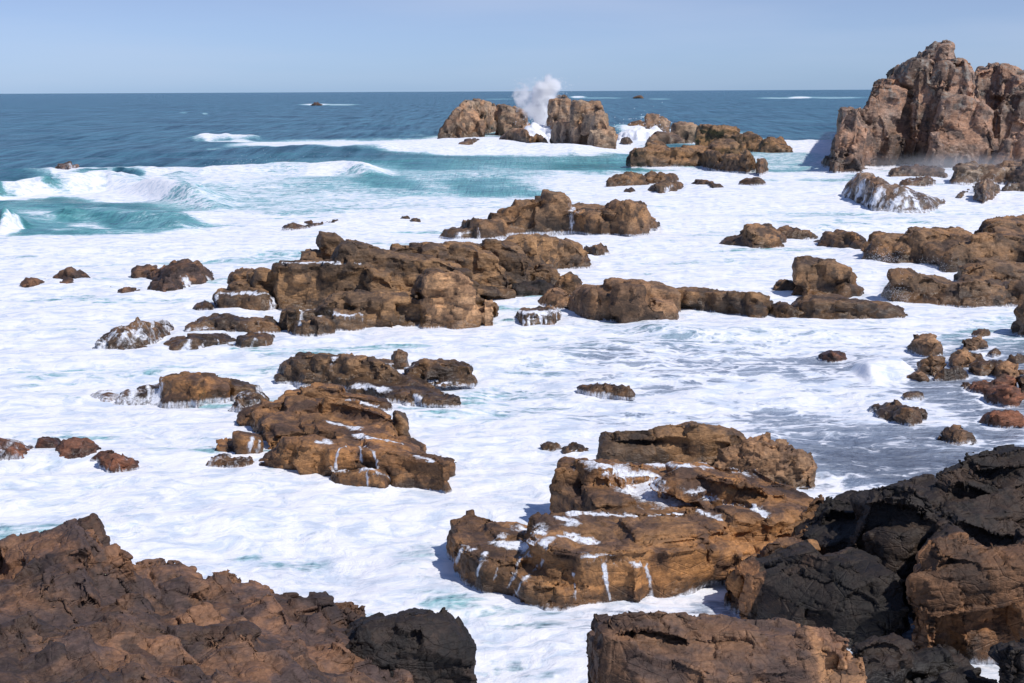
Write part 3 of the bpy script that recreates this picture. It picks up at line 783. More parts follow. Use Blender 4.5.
# ---------------- upper middle rock
rock('rock_ridge', 'dark humped ridge with a square right end and a long low tail to its left', 'rock', 'brown', [
  W(Y1, [(445,182),(445,90),(470,60),(510,52),(540,38),(580,34),(615,38),(640,75),(652,180),(560,180)], depth=6, lean=.12),
  W(Y1, [(640,180),(640,75),(700,88),(760,82),(805,85),(800,188),(720,184)], depth=6, lean=.1),
  W(Y1, [(785,188),(800,90),(815,68),(880,58),(898,72),(925,130),(942,165),(920,182),(860,190)], depth=6, lean=.15),
  W(Y1, [(210,192),(215,175),(260,150),(330,130),(400,114),(446,112),(450,185),(360,200),(260,198)], depth=5, lean=.35)],
  s=1.8, flat=1.0, vox=1.0, amp=.6, sm=1, blk=(2.6, 2.2, 1.9), dip=(.12,.12,.3), foam=[('run', fr(Y1, [(652,120),(656,180)]), 3), ('pool', fr(Y1, [(655,95),(662,100)]), 4), ('run', fr(Y1, [(335,165),(338,195)]), 2), ('run', fr(Y1, [(260,190),(300,180)]), 4)])
rock('flat_rock', 'small dark rock right of the stepped mass, below the humped ridge', 'rock', 'brown', [
  W(Y1, [(700,250),(705,235),(750,227),(775,240),(770,252),(735,258)], depth=2.5)], s=1.1, group=G_LOW)
rock('flat_rock', 'pair of tiny dark rocks in the foam left of the humped ridge tail', 'rock', 'brown', [
  W(Y1, [(72,135),(80,127),(98,130),(100,138)], depth=2), W(Y1, [(92,143),(110,136),(132,138),(140,145),(120,148)], depth=2)], s=.8, group=G_LOW)
rock('reef_line', 'thin broken line of dark rock tips awash above the stepped mass', 'reef', 'brown', [
  W(None, [(283,228),(290,225.5),(297,225),(300,227),(290,229)], depth=2.5), W(None, [(303,225),(308,222.5),(313,223.5),(314,225)], depth=2.5),
  W(None, [(326,223.5),(332,221),(342,220.5),(341,222.5),(334,224)], depth=2.5),
  W(None, [(280,229.6),(300,226.6),(330,223),(342,221.8),(341,222.6),(318,226.2),(300,228.8)], depth=1.5, lean=.8)], s=.8, group=G_LOW, wash=.3)

# ---------------- the stepped central mass
rock('stepped_rock_mass', 'great stepped mass of jointed brown rock left of centre with one bright square face', 'rock formation', 'steps', [
  W(None, [(418.5,328),(418,300),(421,274),(434,270),(460,271),(478,279),(480,300),(486,327),(460,330)], depth=5, lean=.10, tv=2),
  W(None, [(480,326),(479,305),(490,296),(496,309),(497,322),(490,328)], depth=3, lean=.1),
  W(None, [(318,318),(322,300),(345,289),(372,292),(400,290),(420,300),(421,329),(380,327),(345,320)], depth=4, lean=.14, by=326),
  W(None, [(345,324),(352,304),(372,300),(395,302),(398,326)], depth=2, lean=.18, by=328),
  W(None, [(273,300),(273,263),(300,261),(366,263),(365,300),(340,306),(300,304)], depth=4.5, lean=.06, by=310, tv=3),
  W(None, [(362,304),(365,264),(380,268),(398,285),(405,300)], depth=4, by=312, lean=.12),
  W(None, [(316,275),(315.5,238),(320,234),(343,233.5),(346,242),(346,275)], depth=3, by=300, lean=.05),
  W(None, [(301,268),(301,250.5),(318,250),(320,268)], depth=3, by=299, lean=.02),
  W(None, [(340,290),(343,239),(352,237),(362,240),(368,248),(403,254),(440,256),(470,270),(480,300),(420,300)], depth=4.5, by=311, lean=.3),
  W(None, [(365,270),(370,247),(385,249),(400,243),(453,243),(480,247),(500,262),(513,280),(513,294),(470,300),(420,300)], depth=5, by=300, lean=.3),
  W(None, [(425,262),(430,245),(455,242.5),(497,240),(520,247),(528,262),(530,280),(513,296),(470,292)], depth=5, by=292, lean=.25),
  W(None, [(496,262),(500,240),(526,234),(550,237),(568,238.5),(580,246),(588,254),(591.5,265),(585,267),(566,268),(560,275),(530,281)], depth=5, lean=.15, by=[(496,284),(545,276),(565,268.5),(592,267)]),
  W(None, [(512,280),(520,268),(545,264),(562,270),(562,282),(535,284)], depth=3, by=287, lean=.3),
  W(None, [(247,300),(249,273),(258,269),(274,270),(280,300)], depth=3, by=306, lean=.15),
  W(None, [(257,272),(258.5,265.5),(260,265),(263,272)], depth=1, by=306),
  W(None, [(280,330),(283,312),(292,307),(302,312),(300,326),(292,333)], depth=2, lean=.2),
  W(None, [(298,335),(301,318),(310,316),(313,333),(306,337)], depth=1.6, lean=.2),
  W(None, [(309,334),(311,320),(322,316),(334,321),(335,330),(322,336)], depth=1.8, lean=.25),
  W(None, [(325,322),(330,314),(350,314),(362,322),(370,328),(350,328)], depth=1.6, lean=.4),
  W(None, [(448,300),(465,283),(500,282),(515,292),(512,300),(480,304)], depth=3, by=302, lean=.2),
], s=1.1, flat=1.6, dip=(0.06, 0.14, 0.32), vox=1.0, amp=.6, sm=1, crack=1.2, blk=(1.35, 1.2, .75), inset=1.2,
 blend=lambda c, s_: smooth01(c[:, 0], at(414, 328)[0], at(422, 328)[0]) * smooth01(-c[:, 0], -at(500, 328)[0], -at(495, 328)[0]) * smooth01(-c[:, 1], -at(460, 330)[1] - 2.4, -at(460, 330)[1] - 1.2) * smooth01(-c[:, 2], -3.3, -2.7),
 foam=[('pool', [(318,316),(330,313),(345,315),(362,318)], 2.5), ('run', [(302,312),(300,325)], 2), ('pool', [(282,263),(330,262),(360,264)], 1.2)])
rock('layered_ledge', 'dark smooth shelf dipping into the foam between the stepped mass and cascade', 'ledge', 'black', [
  W(Y1, [(455,380),(462,362),(520,356),(580,355),(600,365),(560,395),(500,392)], depth=2.2, lean=.4, by=[(513,300),(556,297)])], s=1.0, group='boulders by the cascade', wash=.15)
rock('flat_block', 'long flat-topped block with square sides at the left foot of the stepped mass', 'rock', 'olive', [
  W(Z8, [(76,455),(75,392),(95,376),(200,374),(350,378),(385,395),(388,455),(300,462),(180,455)], depth=2.6, lean=.05, tv=3)], s=1.6, amp=.55,
  foam=[('run', fr(Z8, [(85,385),(80,455)]), 1.6), ('run', fr(Z8, [(380,390),(384,455)]), 2.2), ('pool', fr(Z8, [(100,374),(350,376)]), 1.4)], group='rocks at the left foot of the stepped mass')
rock('flat_block', 'low smooth rounded slab left of the long flat-topped block', 'rock', 'olive', [
  W(Z8, [(-25,450),(-20,432),(20,425),(60,435),(80,448),(75,464),(20,462)], depth=2, lean=.2)], s=1.4, amp=.4, group='rocks at the left foot of the stepped mass')
rock('flat_block', 'squat block half wrapped in foam on top of the flat-topped block', 'rock', 'olive', [
  W(Z8, [(155,365),(158,328),(185,320),(240,325),(272,338),(270,368)], depth=2, lean=.1, by=305)], s=1.0, amp=.6, group='rocks at the left foot of the stepped mass')
rock('flat_block', 'dark thin-bedded rock with foam in its cracks behind the squat block', 'rock', 'brown', [
  W(Z8, [(150,315),(165,285),(210,264),(290,262),(300,320),(240,322)], depth=2.5, lean=.4, by=299, tv=2)], s=.8, wash=.35, group='rocks at the left foot of the stepped mass')
rock('washed_rocks', 'rough brown rocks with a pitted crust and foam between, below the flat-topped block', 'rock formation', 'brown', [
  W(Z7, [(730,408),(745,375),(800,352),(880,328),(920,340),(960,345),(1000,342),(1090,350),(1118,375),(1120,410),(1000,412),(880,405)], depth=3, lean=.25),
  W(Z7, [(650,470),(665,440),(720,420),(800,412),(880,415),(930,425),(920,455),(800,485),(700,490)], depth=2.6, lean=.6),
  W(Z7, [(940,470),(950,425),(1000,408),(1090,412),(1100,440),(1060,470),(980,478)], depth=2.4, lean=.4)], s=.8, wash=.4, amp=.9, blk=(1.0, .9, .6),
  foam=[('pool', fr(Z7, [(740,412),(830,408),(880,410),(930,418),(960,412)]), 3), ('run', fr(Z7, [(760,440),(740,480)]), 2.5), ('run', fr(Z7, [(820,440),(800,480)]), 2.5), ('run', fr(Z7, [(870,440),(880,475)]), 2.5), ('run', fr(Z7, [(1020,440),(1000,470)]), 2.5)])
rock('washed_rocks', 'brown rock streaked all over by running white water left of the rough crusted rocks', 'rock', 'brown', [
  W(Z7, [(370,475),(420,435),(480,398),(560,378),(600,380),(660,388),(692,400),(640,430),(560,475),(470,480)], depth=3.4, lean=1.3)], s=.9, wash=1.0, amp=1.1, foam=[('run', fr(Z7, [(440,430),(400,470)]), 3), ('run', fr(Z7, [(500,410),(470,465)]), 4), ('run', fr(Z7, [(550,420),(520,465)]), 4)])

# ---------------- left rocks
rock('rock', 'dark ribbed dome of rock in the foam at left', 'rock', 'hill', [
  W(Z7, [(590,208),(620,175),(660,148),(700,130),(760,135),(800,155),(850,188),(845,205),(780,228),(700,235),(640,225)], depth=4.5, lean=.7),
  W(Z7, [(600,250),(620,215),(680,195),(720,220),(740,245),(640,262)], depth=3, lean=.6)], s=1.3, wash=.3, flat=1.2, group='dark rocks in the foam at left', foam=[('run', fr(Z7, [(740,200),(750,230)]), 3), ('run', fr(Z7, [(830,190),(838,205)]), 3)])
rock('rock', 'dark rock hugging the upper left side of the ribbed dome', 'rock', 'hill', [
  W(Z7, [(530,200),(533,172),(570,158),(620,156),(640,170),(600,205)], depth=3, lean=.3)], s=1.2, group='dark rocks in the foam at left')
rock('rock', 'flat dark rock low in the foam below left of the ribbed dome', 'rock', 'hill', [
  W(Z7, [(455,258),(465,240),(500,234),(540,242),(560,256),(500,265)], depth=2.4, lean=.3), W(Z7, [(435,240),(445,230),(480,230),(490,238)], depth=1.6)], s=.9, group='dark rocks in the foam at left')
rock('rock', 'dark pointed rock with a flat ledge to the right, furthest left but one', 'rock', 'hill', [
  W(Z7, [(228,205),(232,178),(262,166),(290,162),(330,178),(350,190),(368,202),(300,210)], depth=3, lean=.3), W(Z7, [(170,208),(190,188),(232,184),(235,205)], depth=2.5, lean=.4, by=281.5)], s=1.1, group='dark rocks in the foam at left')
rock('rock', 'small low brown rock tucked under the dark pointed one', 'rock', 'hill', [
  W(Z7, [(232,222),(236,204),(265,200),(300,212),(306,226),(260,227)], depth=1.8, lean=.3)], s=.8, group='dark rocks in the foam at left')
rock('rock', 'dark hump with foam pouring off its right, leftmost of the dark rocks', 'rock', 'hill', [
  W(Z7, [(84,234),(95,212),(130,203),(165,204),(182,215),(150,232),(110,242)], depth=2.4, lean=.3), ], s=1.0, group='dark rocks in the foam at left')

rock('orange_block_rock', 'orange square-fronted rock with a long washed ramp trailing left', 'rock', 'orange', [
  W(Y3, [(655,240),(680,190),(720,155),(790,150),(860,165),(875,200),(860,245),(800,262),(740,262),(700,248)], depth=2.4, lean=.12, tv=3),
  W(Y3, [(680,170),(690,135),(760,116),(830,128),(900,152),(905,180),(800,190)], depth=2.5, lean=.5, by=[(840/4+0,398),(226,398)]),
  W(Y3, [(340,225),(370,208),(450,195),(560,165),(640,152),(690,160),(700,230),(640,248),(500,245),(420,232)], depth=3, lean=1.1)], s=1.0, amp=.6, wash=.0, blk=(1.5, 1.3, 1.0), dip=(.08,.1,.25),
  foam=[('run', fr(Y3, [(500,190),(480,240)]), 3.0), ('run', fr(Y3, [(540,190),(520,242)]), 3.5), ('run', fr(Y3, [(600,190),(590,240)]), 3.0), ('run', fr(Y3, [(650,175),(625,240)]), 3.5), ('pool', fr(Y3, [(540,185),(640,170)]), 3), ('run', fr(Y3, [(400,215),(450,205)]), 2)])
rock('orange_block_rock', 'brown flat block across a foam gully right of the orange square-fronted rock', 'rock', 'olive', [
  W(Y3, [(885,212),(888,172),(930,160),(1000,170),(1040,178),(1050,205),(1000,225),(940,226)], depth=2.2, lean=.15, tv=2)], s=.9, amp=.6, blk=(1.2, 1.0, .6), foam=[('run', fr(Y3, [(885,180),(884,215)]), 3)])
rock('washed_slab', 'low olive slab awash with run-off below the brown flat block', 'rock', 'olive', [
  W(Y3, [(930,270),(960,232),(1020,215),(1060,225),(1060,255),(980,275)], depth=1.6, lean=.9)], s=.8, wash=.8)

# ---------------- rock rows in the middle left
rock('rock_row', 'long low brown rock mass with rounded lobes and a split right end', 'rock formation', 'olive', [
  W(Y4, [(258,112),(285,75),(340,45),(375,36),(450,52),(450,110),(400,152),(370,148),(330,140)], depth=3, lean=.35, by=[(275,380),(320,385)]),
  W(Y4, [(335,140),(350,80),(400,62),(440,75),(440,140),(380,150)], depth=2.2, lean=.4, by=384.5),
  W(Y4, [(420,140),(430,80),(470,46),(560,52),(650,72),(665,100),(740,122),(800,150),(790,170),(640,150),(560,145)], depth=3, lean=.4, by=[(323,386),(440,393)]),
  W(Y4, [(690,110),(720,78),(760,58),(820,62),(925,78),(942,120),(942,148),(860,152),(800,140),(720,120)], depth=3, lean=.3, by=[(402,383),(477,385)]),
  W(Y4, [(612,195),(620,160),(680,148),(740,160),(770,195),(700,202)], depth=1.8, lean=.4),
  W(Y4, [(740,190),(760,150),(820,165),(870,190),(885,215),(800,205)], depth=1.8, lean=.4),
  SL(Y4, [(470,100),(640,110),(760,140),(880,170),(900,180),(820,190),(640,165),(500,140)], z=.45, flare=.4)],
  s=.9, flat=1.6, vox=1.1, amp=.7, sm=1, blk=(1.0, .9, .5), dip=(.08,.1,.4), foam=[('pool', fr(Y4, [(460,60),(440,110)]), 2), ('pool', fr(Y4, [(650,85),(700,100)]), 3), ('pool', fr(Y4, [(790,145),(870,165)]), 3), ('pool', fr(Y4, [(540,160),(620,168)]), 4), ('run', fr(Y4, [(730,190),(750,200)]), 3)])
rock('round_boulder', 'small round boulder perched behind the lobed rock mass', 'boulder', 'tan', [
  W(Y4, [(650,78),(655,52),(680,34),(702,45),(708,70),(700,82)], depth=1.2, by=369, lean=.2)], s=1.6, amp=.4)
rock('flat_sliver', 'thin standing sliver of rock leaning at the end of the orange terraces', 'rock', 'olive', [
  W(Y4, [(660,330),(668,252),(680,246),(700,272),(716,325),(712,333)], depth=1.2, by=442, lean=.15)], s=1.2, amp=.4)
rock('terraced_rock', 'orange-brown terraced rock with thin waterfalls over its front, left of centre', 'rock formation', 'orange', [
  W(Y4, [(335,200),(342,160),(380,152),(480,158),(495,175),(495,205)], depth=1.8, by=408, lean=.05, tv=3),
  W(Y4, [(270,190),(290,180),(345,175),(500,178),(600,192),(655,205),(655,218),(500,215)], depth=2.2, by=409, tv=2),
  W(Y4, [(133,285),(140,252),(165,222),(200,212),(300,196),(420,200),(500,205),(600,235),(640,250),(650,320),(560,290),(400,280),(230,285)], depth=2.6, by=[(238,426),(320,432),(392,444)], lean=.2, tv=3),
  W(Y4, [(560,320),(575,270),(640,252),(668,262),(700,330)], depth=2, by=444, lean=.2),
  W(Y4, [(285,300),(300,276),(400,272),(520,285),(640,310),(765,352),(760,365),(560,350),(400,340)], depth=2, by=[(284,440),(340,450),(425,462)], lean=.2, tv=4),
  W(Y4, [(185,430),(230,370),(270,330),(320,328),(330,460),(250,452)], depth=2.6, lean=.3, tv=3),
  W(Y4, [(312,470),(314,360),(340,345),(390,350),(398,470),(350,472)], depth=2.2, lean=.06, tv=5),
  W(Y4, [(395,450),(398,360),(430,352),(520,360),(600,370),(610,450),(500,440)], depth=2.4, by=474, lean=.1, tv=8),
  W(Y4, [(590,500),(600,370),(640,365),(740,380),(820,400),(845,420),(880,430),(878,455),(850,495),(740,505),(660,503)], depth=2.6, lean=.25, tv=7),
  W(Y4, [(830,415),(835,400),(865,396),(878,412),(878,440),(850,450)], depth=1.3, by=478),
  SL(Y4, [(300,330),(400,318),(560,320),(700,350),(820,385),(850,410),(740,400),(600,380),(420,365),(330,355)], z=1.0, flare=.1),
  SL(Y4, [(180,225),(500,215),(660,260),(700,330),(600,330),(300,300),(200,280)], z=.8, flare=.1),
], s=.9, flat=1.8, dip=(0.04, 0.12, 0.25), vox=1.05, amp=.55, sm=1, crack=1.2, blk=(1.3, .9, .42),
 foam=[('pool', fr(Y4, [(440,280),(530,300)]), 4), ('pool', fr(Y4, [(540,325),(600,335),(700,355)]), 2.5), ('pool', fr(Y4, [(405,348),(440,352)]), 2.5), ('run', fr(Y4, [(500,362),(475,370),(465,400),(464,440)]), 1.3), ('run', fr(Y4, [(545,362),(550,400),(556,430)]), 1.0), ('run', fr(Y4, [(565,362),(590,380),(600,410),(603,435)]), 1.4), ('pool', fr(Y4, [(500,205),(560,215),(620,235)]), 1.5), ('pool', fr(Y4, [(740,395),(790,410)]), 2.5)])
rock('front_block', 'low block ringed by a curtain of foam before the terraced rock', 'rock', 'orange', [
  W(Y4, [(445,490),(448,455),(500,442),(580,445),(640,465),(655,500),(620,512),(560,502),(500,500)], depth=1.5, lean=.1, tv=4)], s=.9, amp=.6,
  foam=[('run', fr(Y4, [(570,450),(572,500)]), 1.6), ('run', fr(Y4, [(600,448),(645,465),(660,503)]), 1.8), ('pool', fr(Y4, [(450,445),(520,438),(590,440)]), 2.0)])
rock('side_block', 'brown block with foam cascading down its right, left of the terraced rock', 'rock', 'orange', [
  W(Y4, [(12,392),(20,360),(50,340),(80,335),(82,392)], depth=1.6, lean=.15),
  W(Y4, [(75,395),(80,335),(120,314),(180,320),(212,345),(200,400),(150,408)], depth=2, lean=.12, tv=3)], s=.9, amp=.5, blk=(1.1, 1.0, .9),
  foam=[('run', fr(Y4, [(205,345),(190,400)]), 3), ('run', fr(Y4, [(180,330),(165,400)]), 2)])
rock('wet_slab', 'low wet slab awash under the brown side block', 'rock', 'orange', [
  W(Y4, [(35,430),(60,405),(120,402),(190,410),(180,428),(100,432)], depth=1.4, lean=1.0)], s=.7, wash=.7)

rock('red_rock', 'small red-brown rock knob awash in foam at the left edge', 'rock', 'red', [
  W(Y3, [(148,440),(150,405),(180,388),(215,392),(245,415),(240,438),(190,447)], depth=1.2, lean=.3)], s=.9, amp=.5, group='red rocks awash at left')
rock('red_rock', 'long ragged red rock in the wash right of the red-brown knob', 'rock', 'red', [
  W(Y3, [(238,470),(245,425),(290,408),(340,415),(400,440),(370,462),(300,478)], depth=1.3, lean=.9)], s=.7, wash=.35, group='red rocks awash at left')
rock('red_rock', 'low red rock with trailing run-off, nearest and rightmost at left', 'rock', 'red', [
  W(Y3, [(375,490),(390,472),(440,466),(510,480),(545,500),(500,520),(430,520)], depth=1.3, lean=.9)], s=.7, wash=.4, group='red rocks awash at left')
rock('red_rock', 'pinkish rock barely covered by foam against the left border', 'rock', 'red', [
  W(Y3, [(-60,480),(-40,430),(20,418),(80,430),(120,455),(100,475),(20,484)], depth=1.8, lean=1.6)], s=.9, wash=.85, group='red rocks awash at left')

rock('flat_rock', 'thin dark flat rock alone in the middle of the white water', 'rock', 'brown', [
  W(None, [(581,389),(588,385.3),(612,386),(634,391),(632,396),(605,394),(590,391.5)], depth=.9, lean=.2, tv=1.5)], s=.8, group=G_LOW)
rock('flat_rock', 'small reddish rock in the dark swirl of water right of centre', 'rock', 'red', [
  W(B6, [(282,245),(300,228),(340,225),(378,235),(388,248),(340,257)], depth=1.2, lean=.5)], s=.8, amp=.5, group=G_LOW)
rock('flat_rock', 'thin grey double sliver of rock behind the big orange platform', 'rock', 'olive', [
  W(Y5, [(362,135),(368,120),(390,114),(430,122),(432,138),(390,136)], depth=.8, lean=.2, tv=2), W(Y5, [(430,145),(435,122),(480,124),(516,130),(505,148),(450,150)], depth=.9, lean=.2, tv=2)], s=.6, group=G_LOW)

# ---------------- boulders in the shallows at right
BO = [
 ('tan', 'pinkish angular boulder, furthest left and highest of the strewn boulders', [(615,212),(628,176),(655,178),(675,172),(720,195),(730,222),(700,240),(655,232)], 1.4, .3),
 ('tan', 'notched grey-tan boulder with two peaks among the strewn boulders', [(795,212),(797,178),(820,178),(840,192),(862,178),(885,198),(882,210),(840,216)], 1.1, .2),
 ('tan', 'small low tan rock behind the notched boulder', [(848,163),(858,150),(885,149),(896,160),(870,167)], .8, .2),
 ('brown', 'dark-sided boulder with a pale top below the pinkish angular one', [(642,300),(648,270),(685,242),(715,248),(745,280),(755,302),(700,313),(665,308)], 1.4, .3),
 ('tan', 'pyramid-shaped tan boulder in the middle of the strewn boulders', [(758,278),(770,236),(800,228),(830,230),(860,260),(858,278),(800,283)], 1.3, .3),
 ('brown', 'dark boulder squeezed behind the tan pyramid boulder', [(820,250),(826,228),(870,226),(880,240),(878,255),(850,258)], .9, .2),
 ('tan', 'low smooth tan boulder left of the long dark strewn rock', [(605,325),(612,303),(640,298),(675,315),(680,332),(640,334)], .9, .3),
 ('olive', 'long low olive rock below the dark-sided boulder', [(710,326),(715,308),(760,297),(800,300),(806,320),(760,329)], .9, .2),
 ('brown', 'long dark flat rock behind the square tan boulder near the right edge', [(828,302),(835,278),(880,270),(940,265),(955,285),(930,308),(870,310)], 1.1, .25),
 ('tan', 'square tan boulder near the right edge above the red slabs', [(926,318),(930,282),(960,268),(1005,278),(1022,300),(1010,322),(960,324)], 1.2, .15),
 ('brown', 'small brown rock at the right edge behind the square tan boulder', [(962,260),(968,242),(1000,238),(1040,246),(1040,264),(990,266)], .9, .2),
 ('olive', 'smooth olive-brown rock cut by the right border beside the red slabs', [(998,378),(1000,330),(1030,316),(1070,330),(1070,384),(1020,384)], 1.2, .1),
 ('tan', 'small flat tan rock alone left of the red slabs', [(578,388),(590,374),(625,369),(662,378),(655,390),(610,392)], .9, .5),
 ('tan', 'pyramid of tan rock just under clear water above the black cliff', [(712,552),(745,515),(790,490),(815,500),(845,530),(862,555),(800,565)], 1.3, .9),
 ('brown', 'dark flat triangular rock in the shallows, its point to the left', [(468,428),(500,422),(560,424),(640,438),(667,445),(655,470),(620,490),(560,475),(510,455)], 1.4, .4),
 ('red', 'rusty layered rock near the right edge below the red slabs', [(882,490),(890,455),(940,448),(995,455),(1012,470),(1008,492),(940,495)], 1.1, .15),
 ('brown', 'dark rock standing at the right border above the strewn boulders', [(990,150),(995,110),(1010,60),(1030,50),(1090,60),(1090,170),(1015,165)], 1.5, .1),
 ('tan', 'small flat rock in the wash beside the notched boulder', [(895,236),(902,226),(922,226),(930,236),(915,240)], .6, .3),
 ('tan', 'tiny flat rock between the olive rock and the red slabs', [(790,352),(800,342),(825,344),(832,354),(810,358)], .5, .3),
]
for m_, lab, pts, dep, ln in BO:
    rock('boulder', lab, 'boulder', m_, [W(B6, pts, depth=dep, lean=ln, tv=1.5)], s=1.0, amp=.85, crack=.7, sm=1, flat=1.2, group=G_BOULD, vox=1.2)
rock('red_slabs', 'heap of brick-red layered slabs in the shallows by the right edge', 'rock', 'red', [
  W(B6, [(815,365),(850,345),(920,335),(930,322),(980,324),(990,345),(985,372),(900,376)], depth=1.2, lean=.15, tv=3),
  W(B6, [(880,400),(885,372),(930,360),(1000,372),(1018,400),(1015,418),(960,420),(920,410)], depth=1.3, lean=.2, tv=4),
  W(B6, [(920,340),(925,322),(975,322),(985,340)], depth=.6, lean=0, by=385)], s=.6, flat=3.0, dip=(0.03, .03, .2), amp=.9, sm=1)

# ---------------- the big orange platform
rock('wave_cut_platform', 'big orange-brown wave-cut platform with foam pools and trickles, centre foreground', 'rock formation', 'orange', [
  SL(None, [(448,520),(455,510),(470,505),(492,512),(515,522),(540,540),(522,556),(500,558),(475,552),(455,545)], z=.95, flare=.05),
  SL(None, [(452,540),(462,532),(475,536),(474,552),(455,552)], z=.5, flare=.05),
  SL(None, [(478,552),(500,545),(540,545),(548,556),(524,576),(505,568),(484,560)], z=.72, flare=.1),
  SL(None, [(512,575),(520,564),(545,556),(575,556),(605,562),(608,574),(580,578),(540,580)], z=.70, flare=.05),
  SL(None, [(607,573),(606,564),(625,560),(648,562),(652,570),(640,574),(620,575)], z=.62, flare=.05),
  SL(None, [(520,535),(530,515),(548,505),(620,505),(700,508),(788,503),(800,512),(772,520),(752,517),(735,522),(712,528),(690,532),(660,535),(650,545),(610,548),(580,550),(545,545)], z=1.42, flare=.06),
  SL(None, [(630,545),(640,530),(700,520),(722,530),(700,542),(668,548)], z=1.30, flare=.04),
  SL(None, [(560,548),(600,540),(648,542),(655,558),(640,566),(610,562),(575,556)], z=1.0, flare=.04),
  SL(None, [(588,470),(630,458),(700,460),(760,465),(800,486),(825,500),(800,515),(720,515),(640,515),(585,505)], z=1.12, flare=.1),
  W(None, [(552,498),(553,478),(558,465),(572,461),(590,464),(600,480),(605,510),(570,505)], by=530, depth=1.5, lean=.15, tv=2),
  W(None, [(584,508),(586,482),(592,470),(612,471),(616,480),(625,498),(628,512),(600,512)], by=536, depth=1.2, lean=.1, tv=3),
  W(None, [(596,500),(600,485),(625,492),(632,510),(610,512)], by=537, depth=.8, lean=.3),
  W(None, [(590,475),(600,464),(630,458),(650,462),(650,472),(620,474)], by=522, depth=1.5, lean=.4, tv=3),
  W(None, [(664,492),(666,478),(672,470),(700,471),(735,478),(762,484),(775,494),(778,512),(760,510),(720,505),(680,495)], by=[(664,528),(720,545),(780,552)], depth=1.1, lean=.12, tv=5),
  W(None, [(765,512),(770,488),(790,488),(800,500),(806,520),(790,520)], by=555, depth=1.4, lean=.4, tv=3),
  W(None, [(680,520),(685,504),(720,505),(750,512),(752,522),(720,530)], by=[(680,572),(752,568)], depth=.7, lean=.3, tv=3),
  SL(None, [(775,492),(800,484),(822,500),(822,515),(800,520),(775,510)], z=1.2, flare=.3),
  SL(None, [(720,530),(750,520),(800,512),(815,520),(790,535),(760,548),(735,552)], z=.9, flare=.1),
], s=.95, flat=1.6, dip=(0.07, 0.08, 0.35), vox=1.15, amp=.55, sm=1, crack=1.2, blk=(1.4, 1.1, .5),
 foam=[('pool', [(612,470),(640,482),(658,492)], 10), ('pool', [(618,488),(645,498),(672,504)], 8), ('pool', [(650,464),(690,466),(720,468)], 4), ('pool', [(690,492),(720,500),(752,506),(764,516)], 3.0), ('pool', [(700,462),(730,466),(745,474)], 4),
       ('pool', [(570,512),(600,514),(640,516),(680,514)], 2.2), ('pool', [(512,526),(540,532)], 4), ('pool', [(500,544),(525,546),(545,542)], 5), ('pool', [(560,536),(590,540)], 3), ('pool', [(560,518),(575,522)], 3),
       ('pool', [(590,558),(620,560),(640,562)], 3.5), ('run', [(604,566),(606,580),(610,600)], 1.9), ('run', [(632,562),(646,568),(650,580),(652,598)], 1.7), ('pool', [(465,545),(472,549)], 3), ('run', [(462,550),(456,562)], 2.5), ('run', [(486,552),(480,562),(478,575)], 3), ('run', [(500,560),(494,580)], 1.2),
       ('run', [(520,558),(515,575),(508,588)], 1.6), ('run', [(545,560),(525,578),(514,596)], 2.4), ('run', [(574,575),(576,600)], 1.0), ('pool', [(655,478),(665,482)], 3), ('pool', [(764,472),(800,482),(822,494)], 2.5), ('pool', [(700,512),(720,520)], 2.5)])
rock('back_ledge', 'flat grey-brown ledge lying along the back of the orange platform', 'ledge', 'olive', [
  W(None, [(606,452),(606,434),(612,427),(650,425),(672,422),(700,425),(735,429),(745,440),(750,462),(700,464),(650,458)], by=478, depth=1.8, lean=.08, tv=2)],
  s=1.0, flat=1.4, amp=.5, vox=1.15, blk=(1.9, 1.2, 1.0), dip=(.03,.05,.15), group='rocks along the back of the platform')
rock('back_ledge', 'pitted knobbly brown rock at the right end of the platform back', 'ledge', 'tan', [
  W(None, [(740,462),(745,443),(765,441),(785,448),(805,458),(813,470),(812,482),(795,486),(765,482)], by=[(740,487),(813,487)], depth=1.5, lean=.3, tv=2),
  W(None, [(716,462),(722,450),(745,446),(752,470),(730,472)], by=484, depth=1.0, lean=.3)], s=.6, flat=1.0, amp=1.4, vox=1.1, sm=1, group='rocks along the back of the platform')

